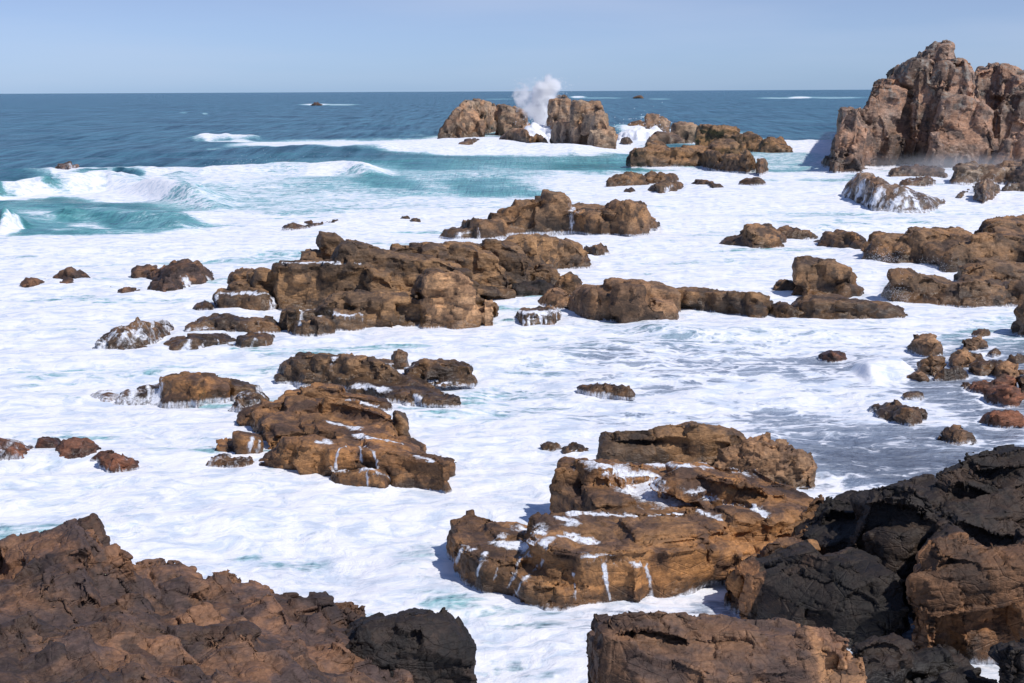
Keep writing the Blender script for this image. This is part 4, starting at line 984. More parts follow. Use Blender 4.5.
# ---------------- right foreground cliff
def orange_face(c, sd_):
    P0 = at(912, 662)          # left foot of the bare face
    w = fbm(c * 0.7, 3, sd_) * .3
    return smooth01(c[:, 0] + w - (P0[0] - .35 * (c[:, 2] - 1.2)), -.25, .25) * smooth01(-(c[:, 2] + w), -3.0, -2.5) * smooth01(-c[:, 1], -P0[1] - 2.2, -P0[1] - 1.2)
rock('black_cliff', 'high black-crusted cliff with a bare orange face at the right edge, foreground', 'rock formation', 'cliff', [
  W(None, [(812,600),(826,560),(845,520),(853,500),(858,486),(880,482),(910,483),(935,495),(950,520),(930,560),(915,632),(860,620)], by=[(812,596),(915,618)], depth=3, lean=.12, tv=4),
  W(None, [(790,556),(797,530),(812,500),(826,490),(852,495),(862,520),(860,570),(820,570)], by=[(790,582),(860,588)], depth=2, lean=.35, tv=3),
  W(None, [(908,665),(911,580),(918,552),(942,535),(975,540),(1030,553),(1150,560),(1150,675),(960,672)], by=[(910,662),(1150,674)], depth=3, lean=.10, tv=3),
  W(None, [(935,560),(938,510),(960,500),(1000,515),(1150,520),(1150,600),(960,590)], by=[(935,628),(1150,636)], depth=3, lean=.3, tv=4),
  W(None, [(915,530),(920,500),(940,468),(965,462),(1000,478),(1030,495),(1150,500),(1150,560),(960,560)], by=[(915,606),(1150,616)], depth=3, lean=.3, tv=4),
  W(None, [(930,505),(936,485),(942,466),(965,455),(970,450),(1000,449),(1026,446),(1150,440),(1150,520),(980,510)], by=[(930,590),(1150,592)], depth=4, lean=.2, tv=3),
  W(None, [(790,575),(800,540),(830,528),(850,560),(850,590),(810,590)], by=592, depth=1.5, lean=.3, tv=3),
], s=1.2, flat=1.5, dip=(0.10, -0.18, 0.3), vox=1.1, amp=.5, sm=1, crack=1.1, blend=orange_face, blk=(1.7, 1.3, 1.0), inset=.8)
rock('black_boulder', 'massive rounded charcoal boulder with one orange flank below the black cliff', 'boulder', 'cliff', [
  W(None, [(725,612),(728,590),(738,570),(752,558),(775,552),(800,548),(822,556),(845,560),(870,572),(895,588),(912,620),(905,640),(870,634),(830,628),(770,622),(735,618)], depth=2.4, lean=.18, tv=8, by=[(725,616),(790,634),(850,648),(912,655)])],
  s=1.5, flat=1.2, vox=1.2, amp=.5, sm=2, blk=(2.0, 1.6, 1.1), inset=.7, dip=(.1,-.1,.3), blend=lambda c, s_: smooth01(-((c[:, 0] - at(748, 600)[0]) + (c[:, 2] - 1) * -0.35), -.12, .12))
rock('shelf_rock', 'rusty low shelf joining the platform to the black cliff', 'ledge', 'orange', [
  SL(None, [(728,575),(740,550),(760,542),(790,530),(815,520),(830,525),(820,545),(800,556),(770,565),(745,580)], z=.85, flare=.15),
  SL(None, [(765,545),(790,530),(825,515),(838,520),(820,545)], z=1.25, flare=.15),
  W(None, [(790,525),(800,510),(812,494),(826,492),(830,505),(822,525)], by=572, depth=1.0, lean=.3)], s=.8, flat=2.0, vox=1.2, amp=.7, blk=(1.0, .8, .4))
rock('low_rocks', 'jumble of dark wet slabs between the foreground block and the orange face', 'rock formation', 'black', [
  W(None, [(838,700),(842,660),(858,640),(885,634),(905,642),(912,665),(905,700)], by=712, depth=1.6, lean=.2, tv=4),
  W(None, [(895,690),(905,650),(935,644),(958,652),(962,680)], by=702, depth=1.4, lean=.25, tv=4),
  W(None, [(856,683),(858,655),(875,650),(900,665),(905,690),(870,720)], by=722, depth=1.0, lean=.2, tv=4),
  W(None, [(890,672),(900,658),(930,656),(960,668),(965,690),(910,690)], by=706, depth=1.4, lean=.3, tv=5),
  W(None, [(930,690),(940,672),(965,668),(1000,680),(1010,720),(940,720)], by=722, depth=1.2, lean=.3, tv=4),
  W(None, [(905,662),(912,650),(940,648),(960,656),(950,668)], by=682, depth=1.0, lean=.3, tv=4)], s=.6, vox=1.2, amp=.8, flat=1.4, blk=(.9, .7, .35), dip=(.2,-.2,.4))
rock('corner_rock', 'dark rock filling the lower right corner below the orange face', 'rock', 'black', [
  W(None, [(990,730),(998,665),(1010,650),(1030,644),(1150,640),(1150,780),(1020,780)], by=745, depth=1.6, lean=.2, tv=5)], s=1.0, vox=1.3)

# ---------------- bottom foreground block
def pale_end(c, sd_):
    b = at(785, 700)
    return smooth01(c[:, 0] - b[0] + (c[:, 2] - 1.5) * .2, -.4, .4) * smooth01(c[:, 2], .9, 1.3)
rock('foreground_block', 'near block of brown rock with a pale orange right end, at the bottom edge', 'rock formation', 'front', [
  W(None, [(596,800),(597,650),(598,628),(606,615),(630,610),(660,612),(690,618),(706,630),(712,700),(700,800)], by=774, depth=2.0, lean=.04, tv=11),
  W(None, [(690,800),(694,650),(712,636),(745,632),(775,636),(790,650),(800,720),(800,800)], by=778, depth=2.0, lean=.08, tv=9),
  W(None, [(768,800),(772,652),(786,634),(808,627),(835,630),(855,642),(863,662),(860,800)], by=772, depth=1.8, lean=.04, tv=9),
  W(None, [(640,800),(650,700),(700,678),(760,676),(800,690),(815,800)], by=800, depth=1.6, lean=.15, tv=8)],
  s=1.1, flat=1.6, vox=1.15, amp=.6, sm=1, blend=pale_end, dip=(.06, .1, .2), blk=(1.9, 1.2, .8), inset=.9)

# ---------------- lower-left foreground hill
HP = [(-420,560,27),(-300,545,28),(-160,540,28),(-60,548,28),(0,545,28),(30,538,28.0),(55,527,27.8),(72,519,27.6),(86,514,27.2),(97,519,27.0),(104,540,27.1),(112,558,27.3),(124,564,27.6),(150,566,27.8),(180,563,27.8),(195,566,27.6),(200,575,27.8),(238,575,27.6),(242,571,27.2),(268,571,27.2),(300,584,27.5),(316,592,27.4),(335,598,27.2),(360,602,26.8),(366,612,26.6),(385,622,26.2),(400,640,26.0),
      (-200,585,25),(-60,580,25.5),(0,565,26.6),(40,560,26.4),(70,553,26.0),(90,556,25.8),(110,580,25.8),(150,590,26.0),(200,592,26.2),(250,590,26.0),(290,605,25.8),(330,625,25.4),(370,640,25.0),
      (-60,610,23.5),(0,600,24.0),(60,600,24.0),(120,610,23.6),(180,620,24.2),(240,620,24.2),(300,640,24.0),(345,660,23.6),(390,672,23.2),
      (-60,650,21.5),(0,645,21.8),(60,650,21.8),(130,652,21.2),(200,660,22.0),(260,660,21.8),(310,685,21.4),(350,705,21.2),(420,715,22.5),
      (-420,700,19.0),(-200,700,19.5),(-60,700,19.6),(30,700,19.6),(100,710,19.3),(180,705,19.8),(260,720,19.4),(340,750,19.2),(430,760,20.5),
      (-420,820,16),(-100,820,16.2),(60,820,16.2),(200,830,16.0),(330,860,16.4),(430,860,17.5)]
rock('rock_hillside', 'rugged red-brown rock hillside filling the lower left foreground', 'rock formation', 'hill', [
  ('T', HP, {}),
  W(None, [(52,560),(56,530),(70,520),(85,514),(94,517),(102,540),(112,566),(80,575)], by=[(50,640),(115,644)], depth=1.0, lean=.15, tv=3),
  W(None, [(20,560),(25,543),(35,533),(52,534),(70,545),(72,568),(40,572)], by=650, depth=1.0, lean=.3, tv=2),
  W(None, [(196,585),(200,572),(215,565),(235,568),(242,578),(235,590)], by=640, depth=.6, lean=.4),
  W(None, [(100,640),(130,610),(180,598),(240,612),(260,650),(180,668)], by=700, depth=1.4, lean=.9, tv=12),
  W(None, [(320,610),(326,598),(345,596),(368,604),(372,620),(340,624)], by=660, depth=.8, lean=.3),
], s=1.1, flat=1.2, dip=(0.35, -0.30, 0.5), vox=1.2, amp=.75, sm=1, crack=1.3, blk=(1.5, 1.1, .65), inset=.85)
rock('black_boulder', 'charcoal boulder jutting into the foam at the end of the red-brown hillside', 'boulder', 'black', [
  W(None, [(312,760),(316,670),(335,655),(350,640),(372,628),(400,624),(430,623),(448,626),(462,640),(474,655),(475,680),(468,770),(380,780)], by=[(312,760),(475,745)], depth=2.0, lean=.1, tv=12)],
  s=.9, flat=1.2, vox=1.2, amp=.6, dip=(.2,.2,.4))

# ------------------------------------------------------------------ sea
def sea_mask(px, py, W_):
    """foam cover, turquoise and shoal tone for points of the sea plane, W_ = world xy"""
    P3 = np.concatenate([W_, np.zeros((len(W_), 1))], 1)
    n1 = fbm(P3 / 14.0, 4, 71); n2 = fbm(P3 / 4.0, 4, 72)
    far = smooth01(py, 135, 200)
    wx = px + n1 * 14 * (0.4 + far) + n2 * 5; wy = py + n1 * (2.5 + 7 * far) + n2 * 2 * far
    foam = np.zeros(len(px))
    st_ = fbm(P3 * [1 / 9.0, 1 / 2.4, 1] + np.stack([n1 * .5, n1 * .8, n1 * 0], -1), 4, 91, .6)
    # the white water reaches out to this line
    edge = np.interp(wx, [-400, 0, 150, 190, 215, 300, 360, 420, 545, 600, 680, 760, 820, 1000, 1500], [236, 236, 232, 226, 218, 219, 218, 214, 208, 178, 170, 172, 168, 150, 150])
    foam = np.maximum(foam, smooth01(wy, edge - 16, edge + 12))
    foam *= 0.85 + 0.10 * np.clip(n1 * 1.5, -1, 1) - .25 * smooth01(st_, .10, .80)
    def blob(cx, cy, rx, ry, v, ang=0.0, soft=0.45):
        nonlocal foam
        dx, dy = wx - cx, wy - cy
        c, s = math.cos(R(ang)), math.sin(R(ang))
        u = np.sqrt(((dx * c + dy * s) / rx) ** 2 + ((-dx * s + dy * c) / ry) ** 2)
        k = 1 - smooth01(u, 1 - soft, 1 + soft)
        foam = foam * (1 - k) + v * k
    # far breaking lines
    blob(395, 144, 130, 6.5, .72); blob(470, 147, 90, 9, .88); blob(560, 147, 100, 9, .95); blob(300, 147, 70, 2.6, .8); blob(222, 139, 42, 1.5, .85, 1); blob(214, 148, 12, 1.0, .5)
    blob(160, 171.5, 130, 2.6, .72, -1); blob(60, 181, 40, 3.0, .35)
    blob(270, 182, 120, 17, .68); blob(285, 176, 85, 9, .80, 2, .9); blob(110, 195, 50, 8, .96, 6, .7); blob(20, 194, 45, 4, .85, -2); blob(190, 205, 80, 9, .60, 4, .8)
    blob(120, 218, 60, 3, .38, 6); blob(45, 220, 34, 7, .30); blob(140, 227, 50, 3, .42); blob(30, 208, 50, 6, .28, 4); blob(0, 228, 9, 10, .95); blob(60, 216, 42, 3.2, .58, 8); blob(50, 224, 16, 3, .5)
    blob(430, 182, 175, 18, .50); blob(420, 206, 190, 10, .66); blob(270, 206, 95, 10, .56, 0, .8)
    blob(455, 182, 62, 3.5, .48); blob(490, 188, 40, 5.5, .30); blob(385, 184, 30, 4, .25); blob(595, 185, 55, 14, .74)
    blob(540, 159, 120, 6, .36); blob(350, 158, 150, 5.5, .12); blob(220, 160, 60, 6, .0)
    blob(690, 137, 60, 8, .85); blob(640, 130, 25, 6, .9); blob(560, 133, 40, 8, 1.0); blob(820, 148, 62, 7, .78); blob(860, 160, 60, 8, .8); blob(770, 158, 45, 8, .55)
    blob(800, 141, 60, 1.5, .5); blob(648, 117, 9, 2, .7)
    blob(150, 187, 34, 6, .97); blob(18, 190, 30, 4, .95); blob(345, 173, 40, 4, .9)
    # white patches far out
    for cx, cy, rx, v in ((316, 104.3, 16, .8), (340, 104.5, 20, .55), (556, 98.0, 6, .6), (578, 97.0, 8, .8), (600, 98, 30, .4), (830, 97.6, 40, .5), (800, 97.6, 14, .8), (782, 98.0, 30, .5), (184, 113, 7, .55), (205, 113.4, 4, .5), (720, 119, 22, .4), (660, 99, 14, .4), (500, 99, 20, .35), (430, 128, 20, .25), (90, 173, 14, .6), (60, 174.5, 12, .8)):
        k = np.exp(-((px - cx) / rx) ** 2 - ((py - cy) / 0.9) ** 2); foam = np.maximum(foam, v * np.clip(k * 1.4, 0, 1))
    # thinner, darker water between the right-hand boulders and over the central flats
    blob(900, 432, 150, 32, .44, 2, .5); blob(1040, 380, 110, 60, .42, 0, .5); blob(850, 362, 80, 13, .44, 4, .6); blob(760, 372, 90, 9, .56, 3, .6); blob(700, 388, 60, 7, .46, 0, .6); blob(880, 462, 90, 20, .30, 3, .5); blob(650, 330, 90, 8, .66, 3, .6)
    blob(840, 405, 110, 13, .90, 7, .5); blob(895, 378, 32, 14, 1.0, 20, .5); blob(650, 350, 130, 14, .62, 0, .7); blob(990, 345, 60, 10, .5)
    blob(250, 548, 22, 8, .62, 0, .6); blob(300, 560, 40, 10, .66, 0, .7); blob(120, 480, 60, 6, .72, 5, .7); blob(560, 370, 60, 10, .66, 0, .7); blob(80, 395, 70, 6, .64, 2, .7)
    blob(440, 560, 60, 22, .7, 0, .7); blob(470, 640, 60, 20, .72, 0, .7)
    # turquoise lies only over the aerated water inside the break
    e2 = np.interp(wx, [-400, 0, 60, 200, 260, 420, 620, 1000], [178, 176, 170, 166, 156, 150, 146, 146])
    turq = smooth01(wy, e2 - 4, e2 + 16)
    gray = smooth01(py, 300, 360) * smooth01(px, 440, 620)
    return foam, turq, gray

def ridge(px, py, pts, A, wf, wb, seed=0):
    """height of a breaker whose crest line is given in photo pixels; wf/wb = widths toward and away from the viewer in metres"""
    P = np.array([at(x, y)[:2] for x, y in pts])
    hx, hy, t = rayn(px, py); D = CAM_H / np.maximum(t, 1e-4)
    X = hx * D; Y = hy * D
    o = np.argsort(P[:, 0]); cy = np.interp(X, P[o, 0], P[o, 1])
    d = Y - cy
    x0, x1 = P[:, 0].min(), P[:, 0].max()
    wdt = x1 - x0
    end = smooth01(X, x0 - .02 * wdt, x0 + .18 * wdt) * (1 - smooth01(X, x1 - .18 * wdt, x1 + .02 * wdt))
    prof = np.where(d < 0, np.exp(-(d / wf) ** 2), np.exp(-(d / wb) ** 2))
    return A * prof * end

# ground distances and bearings chosen so that the sheet is finest where the water is near
down = np.concatenate([np.linspace(math.atan(CAM_H / 6.0), math.atan(CAM_H / 19.0), 30)[:-1],
                       np.linspace(math.atan(CAM_H / 19.0), math.atan(CAM_H / 900.0), 460)[:-1],
                       np.linspace(math.atan(CAM_H / 900.0), math.atan(CAM_H / 4000.0), 22)[:-1],
                       [math.atan(CAM_H / d) for d in (4000, 5500, 8000, 12000, 20000, 40000)]])
rad = CAM_H / np.tan(down)
az = np.concatenate([np.linspace(-75, -26, 60)[:-1], np.linspace(-26, 26, 820), np.linspace(26, 75, 60)[1:]])
azr = np.radians(az)
RR, AA = np.meshgrid(rad, azr, indexing='ij')
X = RR * np.sin(AA); Y = RR * np.cos(AA)
shape = X.shape
XY = np.stack([X.ravel(), Y.ravel()], -1)
px, py = project(np.concatenate([XY, np.zeros((len(XY), 1))], 1))
foamA, turqA, grayA = sea_mask(px, py, XY)
P3 = np.concatenate([XY, np.zeros((len(XY), 1))], 1)
Dm = RR.ravel()
near = 1 - smooth01(Dm, 90, 320)
lum = fbm(P3 * [1 / 2.6, 1 / 1.7, 1], 5, 301, .55)
rid = 1 - np.abs(fbm(P3 * [1 / 1.3, 1 / 0.9, 1], 3, 305, .6))
surf = foamA > .5
H = 0.10 * lum * (0.5 + foamA * .6) + 0.03 * near * (rid - .6) * (0.3 + foamA)
swell = fbm(P3 * [1 / 38, 1 / 11, 1], 4, 311, .55)
H += swell * (0.20 + 0.38 * smooth01(Dm, 60, 260)) * (1 - smooth01(Dm, 1500, 6000))
H *= 1 - 0.5 * smooth01(px, 820, 900) * smooth01(py, 330, 380)
for pts, A, wf, wb in (([(-60, 197), (0, 195), (60, 190), (110, 187), (150, 193), (230, 208)], 1.8, 2.6, 10),
                       ([(150, 180), (215, 174), (290, 173), (350, 173), (390, 179)], 1.6, 4.0, 16),
                       ([(-40, 176), (30, 174), (120, 173), (220, 173)], 1.0, 6, 16),
                       ([(-60, 232), (0, 226), (12, 232)], 1.6, 2, 5),
                       ([(200, 152), (330, 150), (440, 150), (560, 152), (640, 153)], 1.3, 9, 24),
                       ([(180, 139.5), (220, 138.6), (262, 139)], 1.2, 10, 20),
                       ([(20, 219), (90, 214), (160, 222), (200, 230)], .8, 3, 7),
                       ([(740, 148), (800, 147), (870, 148)], 1.2, 10, 20),
                       ([(610, 133), (640, 131), (668, 133)], 2.2, 8, 14),
                       ([(860, 378), (880, 372), (905, 372), (925, 380)], .55, 1.2, 2.2),
                       ([(620, 330), (700, 336), (780, 333), (860, 340)], .35, 1.2, 3)):
    r = ridge(px, py, pts, A, wf, wb) * (1 + 0.28 * vnoise(P3 * [1 / 7.0, 1 / 5.0, 1], 7) + .12 * vnoise(P3 / 1.6, 9))
    H += r
    foamA = np.maximum(foamA, 0)
# white surge round the foot of every rock
from mathutils.kdtree import KDTree
foot = []
for o in ROCKS.values():
    c_ = get_co(o.data) + np.array(o.location)
    c_ = c_[(c_[:, 2] > -.15) & (c_[:, 2] < .25)]
    foot.append(c_[::3, :2])
foot = np.concatenate(foot)
kd = KDTree(len(foot))
for i_, p_ in enumerate(foot): kd.insert((p_[0], p_[1], 0), i_)
kd.balance()
dr = np.full(len(XY), 50.0)
sel = np.nonzero((Dm < 420) & (np.abs(AA.ravel()) < .5))[0]
for i_ in sel: dr[i_] = kd.find((XY[i_, 0], XY[i_, 1], 0))[2]
sz = np.clip(Dm / 60, .5, 4)
clumps = .5 + .5 * np.clip(vnoise(P3 / (1.6 * sz[:, None]), 901) * 1.6 + .2, -1, 1)
surge = np.exp(-dr / (.42 * sz)) * clumps
H += surge * .11 * smooth01(dr, 0, .5) * np.clip(sz, .5, 1.3) * (1 + .6 * vnoise(P3 * 3.1, 903))
foamA = np.maximum(foamA, np.clip(surge * 1.5, 0, .98))
verts = np.stack([XY[:, 0], XY[:, 1], H], -1)
nr, nc = shape
ii = np.arange((nr - 1) * nc).reshape(nr - 1, nc)[:, :-1].ravel()
faces = np.stack([ii, ii + nc, ii + nc + 1, ii + 1], -1)
sea = bpy.data.meshes.new('sea')
sea.vertices.add(len(verts)); sea.vertices.foreach_set('co', verts.astype(np.float32).ravel())
sea.loops.add(faces.size); sea.loops.foreach_set('vertex_index', faces[:, ::-1].ravel().astype(np.int32))
sea.polygons.add(len(faces)); sea.polygons.foreach_set('loop_start', np.arange(0, faces.size, 4, dtype=np.int32))
sea.update(calc_edges=True); sea.validate()
sea.polygons.foreach_set('use_smooth', np.ones(len(sea.polygons), bool))
put_attr(sea, 'foam', np.clip(foamA, 0, 1)); put_attr(sea, 'turq', turqA); put_attr(sea, 'shallow', grayA)
seao = bpy.data.objects.new('sea', sea); col.objects.link(seao); seao['kind'] = 'structure'

m = bpy.data.materials.new('sea_water'); g = G(m)
pos = g.new('ShaderNodeNewGeometry').outputs['Position']
fa, tq, sh = g.attr('foam'), g.attr('turq'), g.attr('shallow')
# distances for fading the detail scale
dist = g.new('ShaderNodeCameraData').outputs['View Distance'] if False else None
warp = g.new('ShaderNodeTexNoise'); g.put(warp.inputs['Vector'], pos); warp.inputs['Scale'].default_value = 0.35; warp.inputs['Detail'].default_value = 3
wv = g.new('ShaderNodeVectorMath', operation='MULTIPLY_ADD'); g.put(wv.inputs[0], warp.outputs['Color']); wv.inputs[1].default_value = (2.2, 2.2, 0); g.put(wv.inputs[2], pos)
wp = wv.outputs[0]
nA = g.noise(g.map(wp, (.32, .9, 1)), 0.9, 8, 0.68, 0.9)      # large lace
nB = g.noise(g.map(wp, (.6, 1, 1)), 3.2, 6, 0.68, 0.8)        # fine lace
vA = g.voro(g.map(wp, (.7, 1.1, 1)), 0.85); vB = g.voro(g.map(wp, (.8, 1.1, 1)), 2.6)
lace = g.math('ADD', g.math('MULTIPLY', g.ramp(vA, .0, .34, 1, 0), .40), g.math('MULTIPLY', g.ramp(vB, .0, .30, 1, 0), .20))
pat = g.math('ADD', g.math('ADD', g.math('MULTIPLY', nA, .75), g.math('MULTIPLY', nB, .45)), g.math('MULTIPLY', lace, .45))
nL = g.noise(g.map(pos, (.35, 1, 1)), 0.16, 4, 0.6, .5)
lvl = g.math('ADD', g.math('MULTIPLY', g.math('SUBTRACT', nL, .5), .30), g.math('MULTIPLY', fa, 1.12))
cover = g.ramp(g.math('ADD', lvl, g.math('MULTIPLY', g.math('SUBTRACT', pat, .83), g.math('MULTIPLY_ADD', sh, .9, 1.0))), .40, .74)
cover = g.math('MULTIPLY', cover, g.ramp(fa, .02, .14))
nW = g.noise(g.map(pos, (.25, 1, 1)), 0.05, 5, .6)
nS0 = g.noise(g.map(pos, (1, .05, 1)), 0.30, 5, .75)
deep = g.mix(g.ramp(g.math('MULTIPLY_ADD', nS0, .8, g.math('MULTIPLY', nW, .35)), .42, .73), (0.004, 0.045, 0.080), (0.055, 0.190, 0.245))  # light and dark of wave slopes put into the deep-water colour as streaks
teal = g.mix(g.ramp(nA, .35, .65), (0.045, 0.220, 0.240), (0.13, 0.42, 0.41))
shal = g.mix(g.ramp(nB, .3, .7), (0.060, 0.072, 0.105), (0.13, 0.15, 0.20))
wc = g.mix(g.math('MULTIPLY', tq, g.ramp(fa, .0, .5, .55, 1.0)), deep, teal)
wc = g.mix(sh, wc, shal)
# aerated water: thin foam films tint the water before they cover it
film = g.ramp(g.math('ADD', lvl, g.math('SUBTRACT', pat, .83)), -.12, .42)
wc = g.mix(g.math('MULTIPLY', g.math('MULTIPLY', film, .92), g.ramp(fa, .08, .6)), wc, g.mix(g.ramp(fa, .6, .85), g.mix(sh, (0.25, 0.52, 0.56), (0.36, 0.42, 0.52)), (0.56, 0.65, 0.76)))
nF = g.noise(g.map(wp, (.7, 1, 1)), 1.3, 7, .68, .5)
fc = g.mix(g.ramp(nF, .36, .56), (0.62, 0.69, 0.79), (0.90, 0.90, 0.94))
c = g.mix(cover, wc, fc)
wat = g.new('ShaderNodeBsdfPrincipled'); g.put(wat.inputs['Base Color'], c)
g.put(wat.inputs['Roughness'], g.math('MULTIPLY_ADD', cover, .62, .24))
g.put(wat.inputs['Specular IOR Level'], g.math('MULTIPLY_ADD', cover, -.05, g.ramp(nS0, .36, .64, .05, .32)))  # same streaks vary the sky sheen, standing in for tilted wave faces
# bump: foam froth plus wind ripples at several scales
r1 = g.noise(g.map(pos, (.5, 1, 1)), 0.22, 6, .62); r2 = g.noise(g.map(pos, (.6, 1, 1)), 1.6, 6, .65)
fr1 = g.noise(wp, 2.4, 8, .72, .6)
r0 = g.noise(g.map(pos, (.4, 1, 1)), 0.055, 6, .65); hb = g.math('MULTIPLY_ADD', r0, 3.5, g.math('MULTIPLY', r1, 1.5)); hb = g.math('MULTIPLY_ADD', r2, .28, hb)
nS = g.noise(g.map(pos, (1, .045, 1)), 0.42, 4, .7)
hb = g.math('MULTIPLY_ADD', g.math('MULTIPLY', nS, g.math('SUBTRACT', 1.0, sh)), .9, hb)
hb = g.math('MULTIPLY_ADD', fr1, .10, hb)
hf = g.math('ADD', g.math('MULTIPLY', fr1, .045), g.math('MULTIPLY_ADD', nF, .075, g.math('MULTIPLY', r1, .35)))
bw = g.new('ShaderNodeBump'); bw.inputs['Strength'].default_value = 1.0; bw.inputs['Distance'].default_value = 1.0; g.put(bw.inputs['Height'], hb)
bf = g.new('ShaderNodeBump'); bf.inputs['Strength'].default_value = 1.0; bf.inputs['Distance'].default_value = 1.0; g.put(bf.inputs['Height'], hf)
mv = g.new('ShaderNodeMix', data_type='VECTOR'); g.put(mv.inputs[0], cover); g.l.new(bw.outputs[0], mv.inputs[4]); g.l.new(bf.outputs[0], mv.inputs[5])
g.l.new(mv.outputs[1], wat.inputs['Normal'])
o = g.new('ShaderNodeOutputMaterial'); g.l.new(wat.outputs[0], o.inputs[0])
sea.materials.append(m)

# ------------------------------------------------------------------ airborne spray
def spray_volume(name, label, lobes, noise_scale, dens, cut, up=(1, 1, 1)):
    """one cloud of fine spray: lobes = (pixel x, pixel y, ground distance, rx, ry, rz metres, weight)"""
    L = [(atD(x, y, D), (rx, ry, rz), w) for x, y, D, rx, ry, rz, w in lobes]
    lo = np.min([np.array(c) - np.array(r_) for c, r_, w in L], 0); hi = np.max([np.array(c) + np.array(r_) for c, r_, w in L], 0)
    cen = (lo + hi) / 2; hs = (hi - lo) / 2
    bm = bmesh.new()
    for c, r_, w in L:
        mtx = Matrix.Translation(Vector(c - cen)) @ Matrix.Diagonal((*r_, 1))
        bmesh.ops.create_icosphere(bm, subdivisions=3, radius=1.08, matrix=mtx)
    me0 = bpy.data.meshes.new('tmp'); bm.to_mesh(me0); bm.free()
    o0 = bpy.data.objects.new('tmp', me0); col.objects.link(o0)
    rm = o0.modifiers.new('r', 'REMESH'); rm.mode = 'VOXEL'; rm.voxel_size = float(min(hs)) / 9
    me = bpy.data.meshes.new_from_object(o0.evaluated_get(bpy.context.evaluated_depsgraph_get()))
    bpy.data.objects.remove(o0); bpy.data.meshes.remove(me0)
    me.name = name
    o = bpy.data.objects.new(name, me); col.objects.link(o); o.location = cen
    m = bpy.data.materials.new(name + '_air'); g = G(m)
    pos = g.new('ShaderNodeNewGeometry').outputs['Position']
    tot = None
    for c, r_, w in L:
        sb = g.new('ShaderNodeVectorMath', operation='SUBTRACT'); g.put(sb.inputs[0], pos); sb.inputs[1].default_value = tuple(c)
        dv = g.new('ShaderNodeVectorMath', operation='DIVIDE'); g.put(dv.inputs[0], sb.outputs[0]); dv.inputs[1].default_value = r_
        ln = g.new('ShaderNodeVectorMath', operation='LENGTH'); g.put(ln.inputs[0], dv.outputs[0])
        f = g.math('MULTIPLY', g.ramp(ln.outputs['Value'], 1.0, 0.15), w)
        tot = f if tot is None else g.math('MAXIMUM', tot, f)
    n = g.noise(g.map(pos, up), noise_scale, 5, .62, .4)
    d = g.math('MULTIPLY', g.ramp(g.math('ADD', g.math('MULTIPLY', tot, 1.0), g.math('MULTIPLY', g.math('SUBTRACT', n, .5), cut)), .12, 1.0, 0, 1), dens)
    pv = g.new('ShaderNodeVolumePrincipled'); pv.inputs['Color'].default_value = (1, 1, 1, 1)
    pv.inputs['Anisotropy'].default_value = .2
    g.put(pv.inputs['Density'], d)
    out = g.new('ShaderNodeOutputMaterial'); g.l.new(pv.outputs[0], out.inputs['Volume'])
    me.materials.append(m)
    o['kind'] = 'stuff'; o['label'] = label; o['category'] = 'spray'
    return o

spray_volume('spray_plume', 'white plume of spray bursting up between the two sea stacks', [
    (541, 112, 368, 3.2, 3, 6.0, 1.3), (545, 93, 368, 4.4, 3.5, 4.4, 1.1), (552, 86, 368, 3.4, 3, 3, .8), (540, 100, 368, 3, 3, 5, 1.2),
    (524, 97, 370, 4.0, 3, 5.5, .36), (518, 92, 370, 2.6, 2.5, 3.2, .30), (532, 110, 368, 4, 3, 4, .5), (548, 79, 368, 2.0, 2, 2.4, .6)], 0.34, 5.0, 1.3)
spray_volume('sea_mist', 'thin veil of blown spray drifting along the foot of the headland', [
    (925, 166, 215, 16, 6, 3.2, .8), (965, 168, 205, 14, 6, 3.2, .9), (1005, 172, 200, 14, 6, 3.0, .8), (1045, 172, 200, 12, 6, 3.0, .7), (890, 168, 212, 10, 5, 2.2, .5)], 0.12, 0.045, 1.1, (1, 1, 1.6))

foam_mat = bpy.data.materials.new('white_water'); g = G(foam_mat)
b = g.new('ShaderNodeBsdfPrincipled'); b.inputs['Base Color'].default_value = (.88, .89, .93, 1); b.inputs['Roughness'].default_value = .8
pos = g.new('ShaderNodeNewGeometry').outputs['Position']
bp = g.new('ShaderNodeBump'); bp.inputs['Strength'].default_value = .5; bp.inputs['Distance'].default_value = .3
g.put(bp.inputs['Height'], g.noise(pos, 2.0, 5, .7)); g.l.new(bp.outputs[0], b.inputs['Normal'])
out = g.new('ShaderNodeOutputMaterial'); g.l.new(b.outputs[0], out.inputs[0])

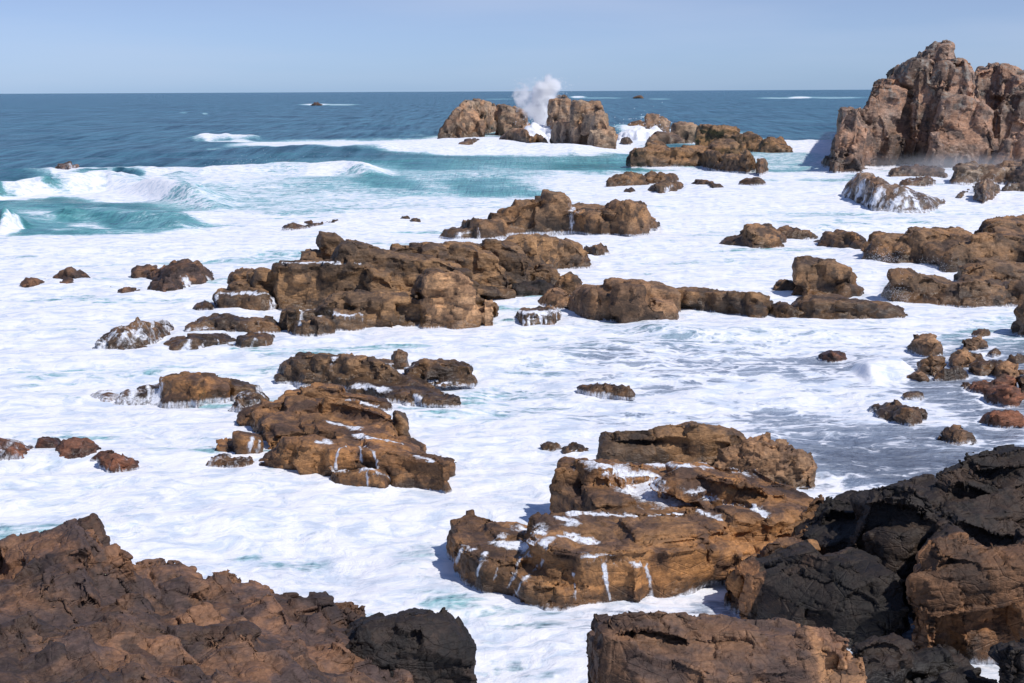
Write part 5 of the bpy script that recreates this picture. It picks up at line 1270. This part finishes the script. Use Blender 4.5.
def burst(label, polys, s=1.0, seed=1, drops=900, dsz=1.0, heap=True):
    """a broken wave: a torn heap of white water with flying drops round it"""
    S = Solid()
    for pts, kw in polys: wall(S, pts, **kw)
    V = np.array(S.v); dn = np.median(np.linalg.norm(V - [0, 0, CAM_H], axis=1))
    me = voxelise(S, 1.2 * dn / FPX, 4 if heap else 1)
    co = get_co(me); no = get_no(me)
    co += no * (fbm(co / (s * 2.2), 5, seed, .62) * .55 * s)[:, None]; set_co(me, co)
    rng = np.random.default_rng(seed)
    no = get_no(me)
    ix = rng.integers(0, len(co), drops)
    keep = co[ix, 2] > 0
    P = co[ix][keep]; N = no[ix][keep]
    q = rng.exponential(.55 * s, len(P))
    P = P + N * q[:, None] * .6 + np.stack([rng.normal(0, .25 * s, len(P)), rng.normal(0, .2 * s, len(P)), q * .9], -1)
    r_ = rng.uniform(.12, .5, len(P)) ** 1.0 * dn / FPX * dsz
    tv = np.array([[1, 0, 0], [-1, 0, 0], [0, 1, 0], [0, -1, 0], [0, 0, 1], [0, 0, -1]], float)
    tf = [(0, 2, 4), (2, 1, 4), (1, 3, 4), (3, 0, 4), (2, 0, 5), (1, 2, 5), (3, 1, 5), (0, 3, 5)]
    vs = (P[:, None] + tv[None] * r_[:, None, None]).reshape(-1, 3)
    fs = [tuple(6 * k + i for i in f) for k in range(len(P)) for f in tf]
    if not heap: co = co[:0]
    allv = np.concatenate([co, vs]); n0 = len(co)
    faces = ([tuple(p.vertices) for p in me.polygons] if heap else []) + [tuple(n0 + i for i in f) for f in fs]
    base = np.array([allv[:, 0].mean(), allv[:, 1].mean(), 0])
    m2 = bpy.data.meshes.new('breaking_wave'); m2.from_pydata((allv - base).tolist(), [], faces); m2.update()
    m2.polygons.foreach_set('use_smooth', np.ones(len(m2.polygons), bool)); m2.materials.append(foam_mat)
    bpy.data.meshes.remove(me)
    o = bpy.data.objects.new('breaking_wave', m2); col.objects.link(o); o.location = base
    o['kind'] = 'stuff'; o['label'] = label; o['category'] = 'white water'

burst('white water surging through the gap between the two sea stacks', [
  ([(525,140),(528,131),(536,126),(545,127),(553,124),(560,130),(556,140)], dict(depth=6, by=141, lean=.5))], 2.0, 3, 700)
burst('surf breaking over the far reef right of the sea stacks', [
  ([(617,138),(622,134),(634,131),(645,130),(655,133),(666,137),(650,142),(630,141)], dict(depth=8, by=140, lean=.8))], 1.8, 4, 500)
burst('white surge climbing the front of the coastal ledges', [
  ([(884,302),(883,292),(888,288),(897,294),(905,299),(906,304)], dict(depth=1.2, lean=.6))], .4, 5, 5000, .55, False)
burst('splash thrown up in the channel between the coastal ledges', [
  ([(868,265),(872,261),(882,259),(890,263),(900,268),(880,270)], dict(depth=1.5, lean=.5)), ([(915,270),(928,267),(945,270),(950,273)], dict(depth=1.2, lean=.6))], .4, 6, 3500, .55, False)

# flying drops thrown out of the plume
rng = np.random.default_rng(8)
c0 = atD(543, 104, 368)
n_ = 1500
ang = rng.normal(0, .30, n_); up_ = rng.beta(2, 1.6, n_) * 11 - 4
P = c0 + np.stack([np.sin(ang) * (up_ + 6) + rng.normal(0, .8, n_), rng.normal(0, 1.6, n_), up_], -1)
r_ = rng.uniform(.03, .10, n_)
tv = np.array([[1, 0, 0], [-1, 0, 0], [0, 1, 0], [0, -1, 0], [0, 0, 1], [0, 0, -1]], float)
tf = [(0, 2, 4), (2, 1, 4), (1, 3, 4), (3, 0, 4), (2, 0, 5), (1, 2, 5), (3, 1, 5), (0, 3, 5)]
vs = (P[:, None] + tv[None] * r_[:, None, None]).reshape(-1, 3)
me = bpy.data.meshes.new('spray_drops'); me.from_pydata((vs - c0).tolist(), [], [tuple(6 * k + i for i in f) for k in range(n_) for f in tf]); me.materials.append(foam_mat)
o = bpy.data.objects.new('spray_drops', me); col.objects.link(o); o.location = c0
o['kind'] = 'stuff'; o['label'] = 'drops of water flying out of the white spray plume'; o['category'] = 'spray'

burst('spindrift torn off the crest of the near left breaker', [
  ([(52,192),(58,188),(80,186),(110,184),(140,187),(160,191),(170,197),(150,200),(100,196)], dict(depth=2, lean=.5))], .45, 14, 3500, .45, False)
burst('spindrift torn off the long breaker behind the teal hollow', [
  ([(200,176),(215,171),(260,169.5),(300,169),(345,169),(370,173),(360,178),(280,177)], dict(depth=3, lean=.5))], .6, 15, 4000, .45, False)
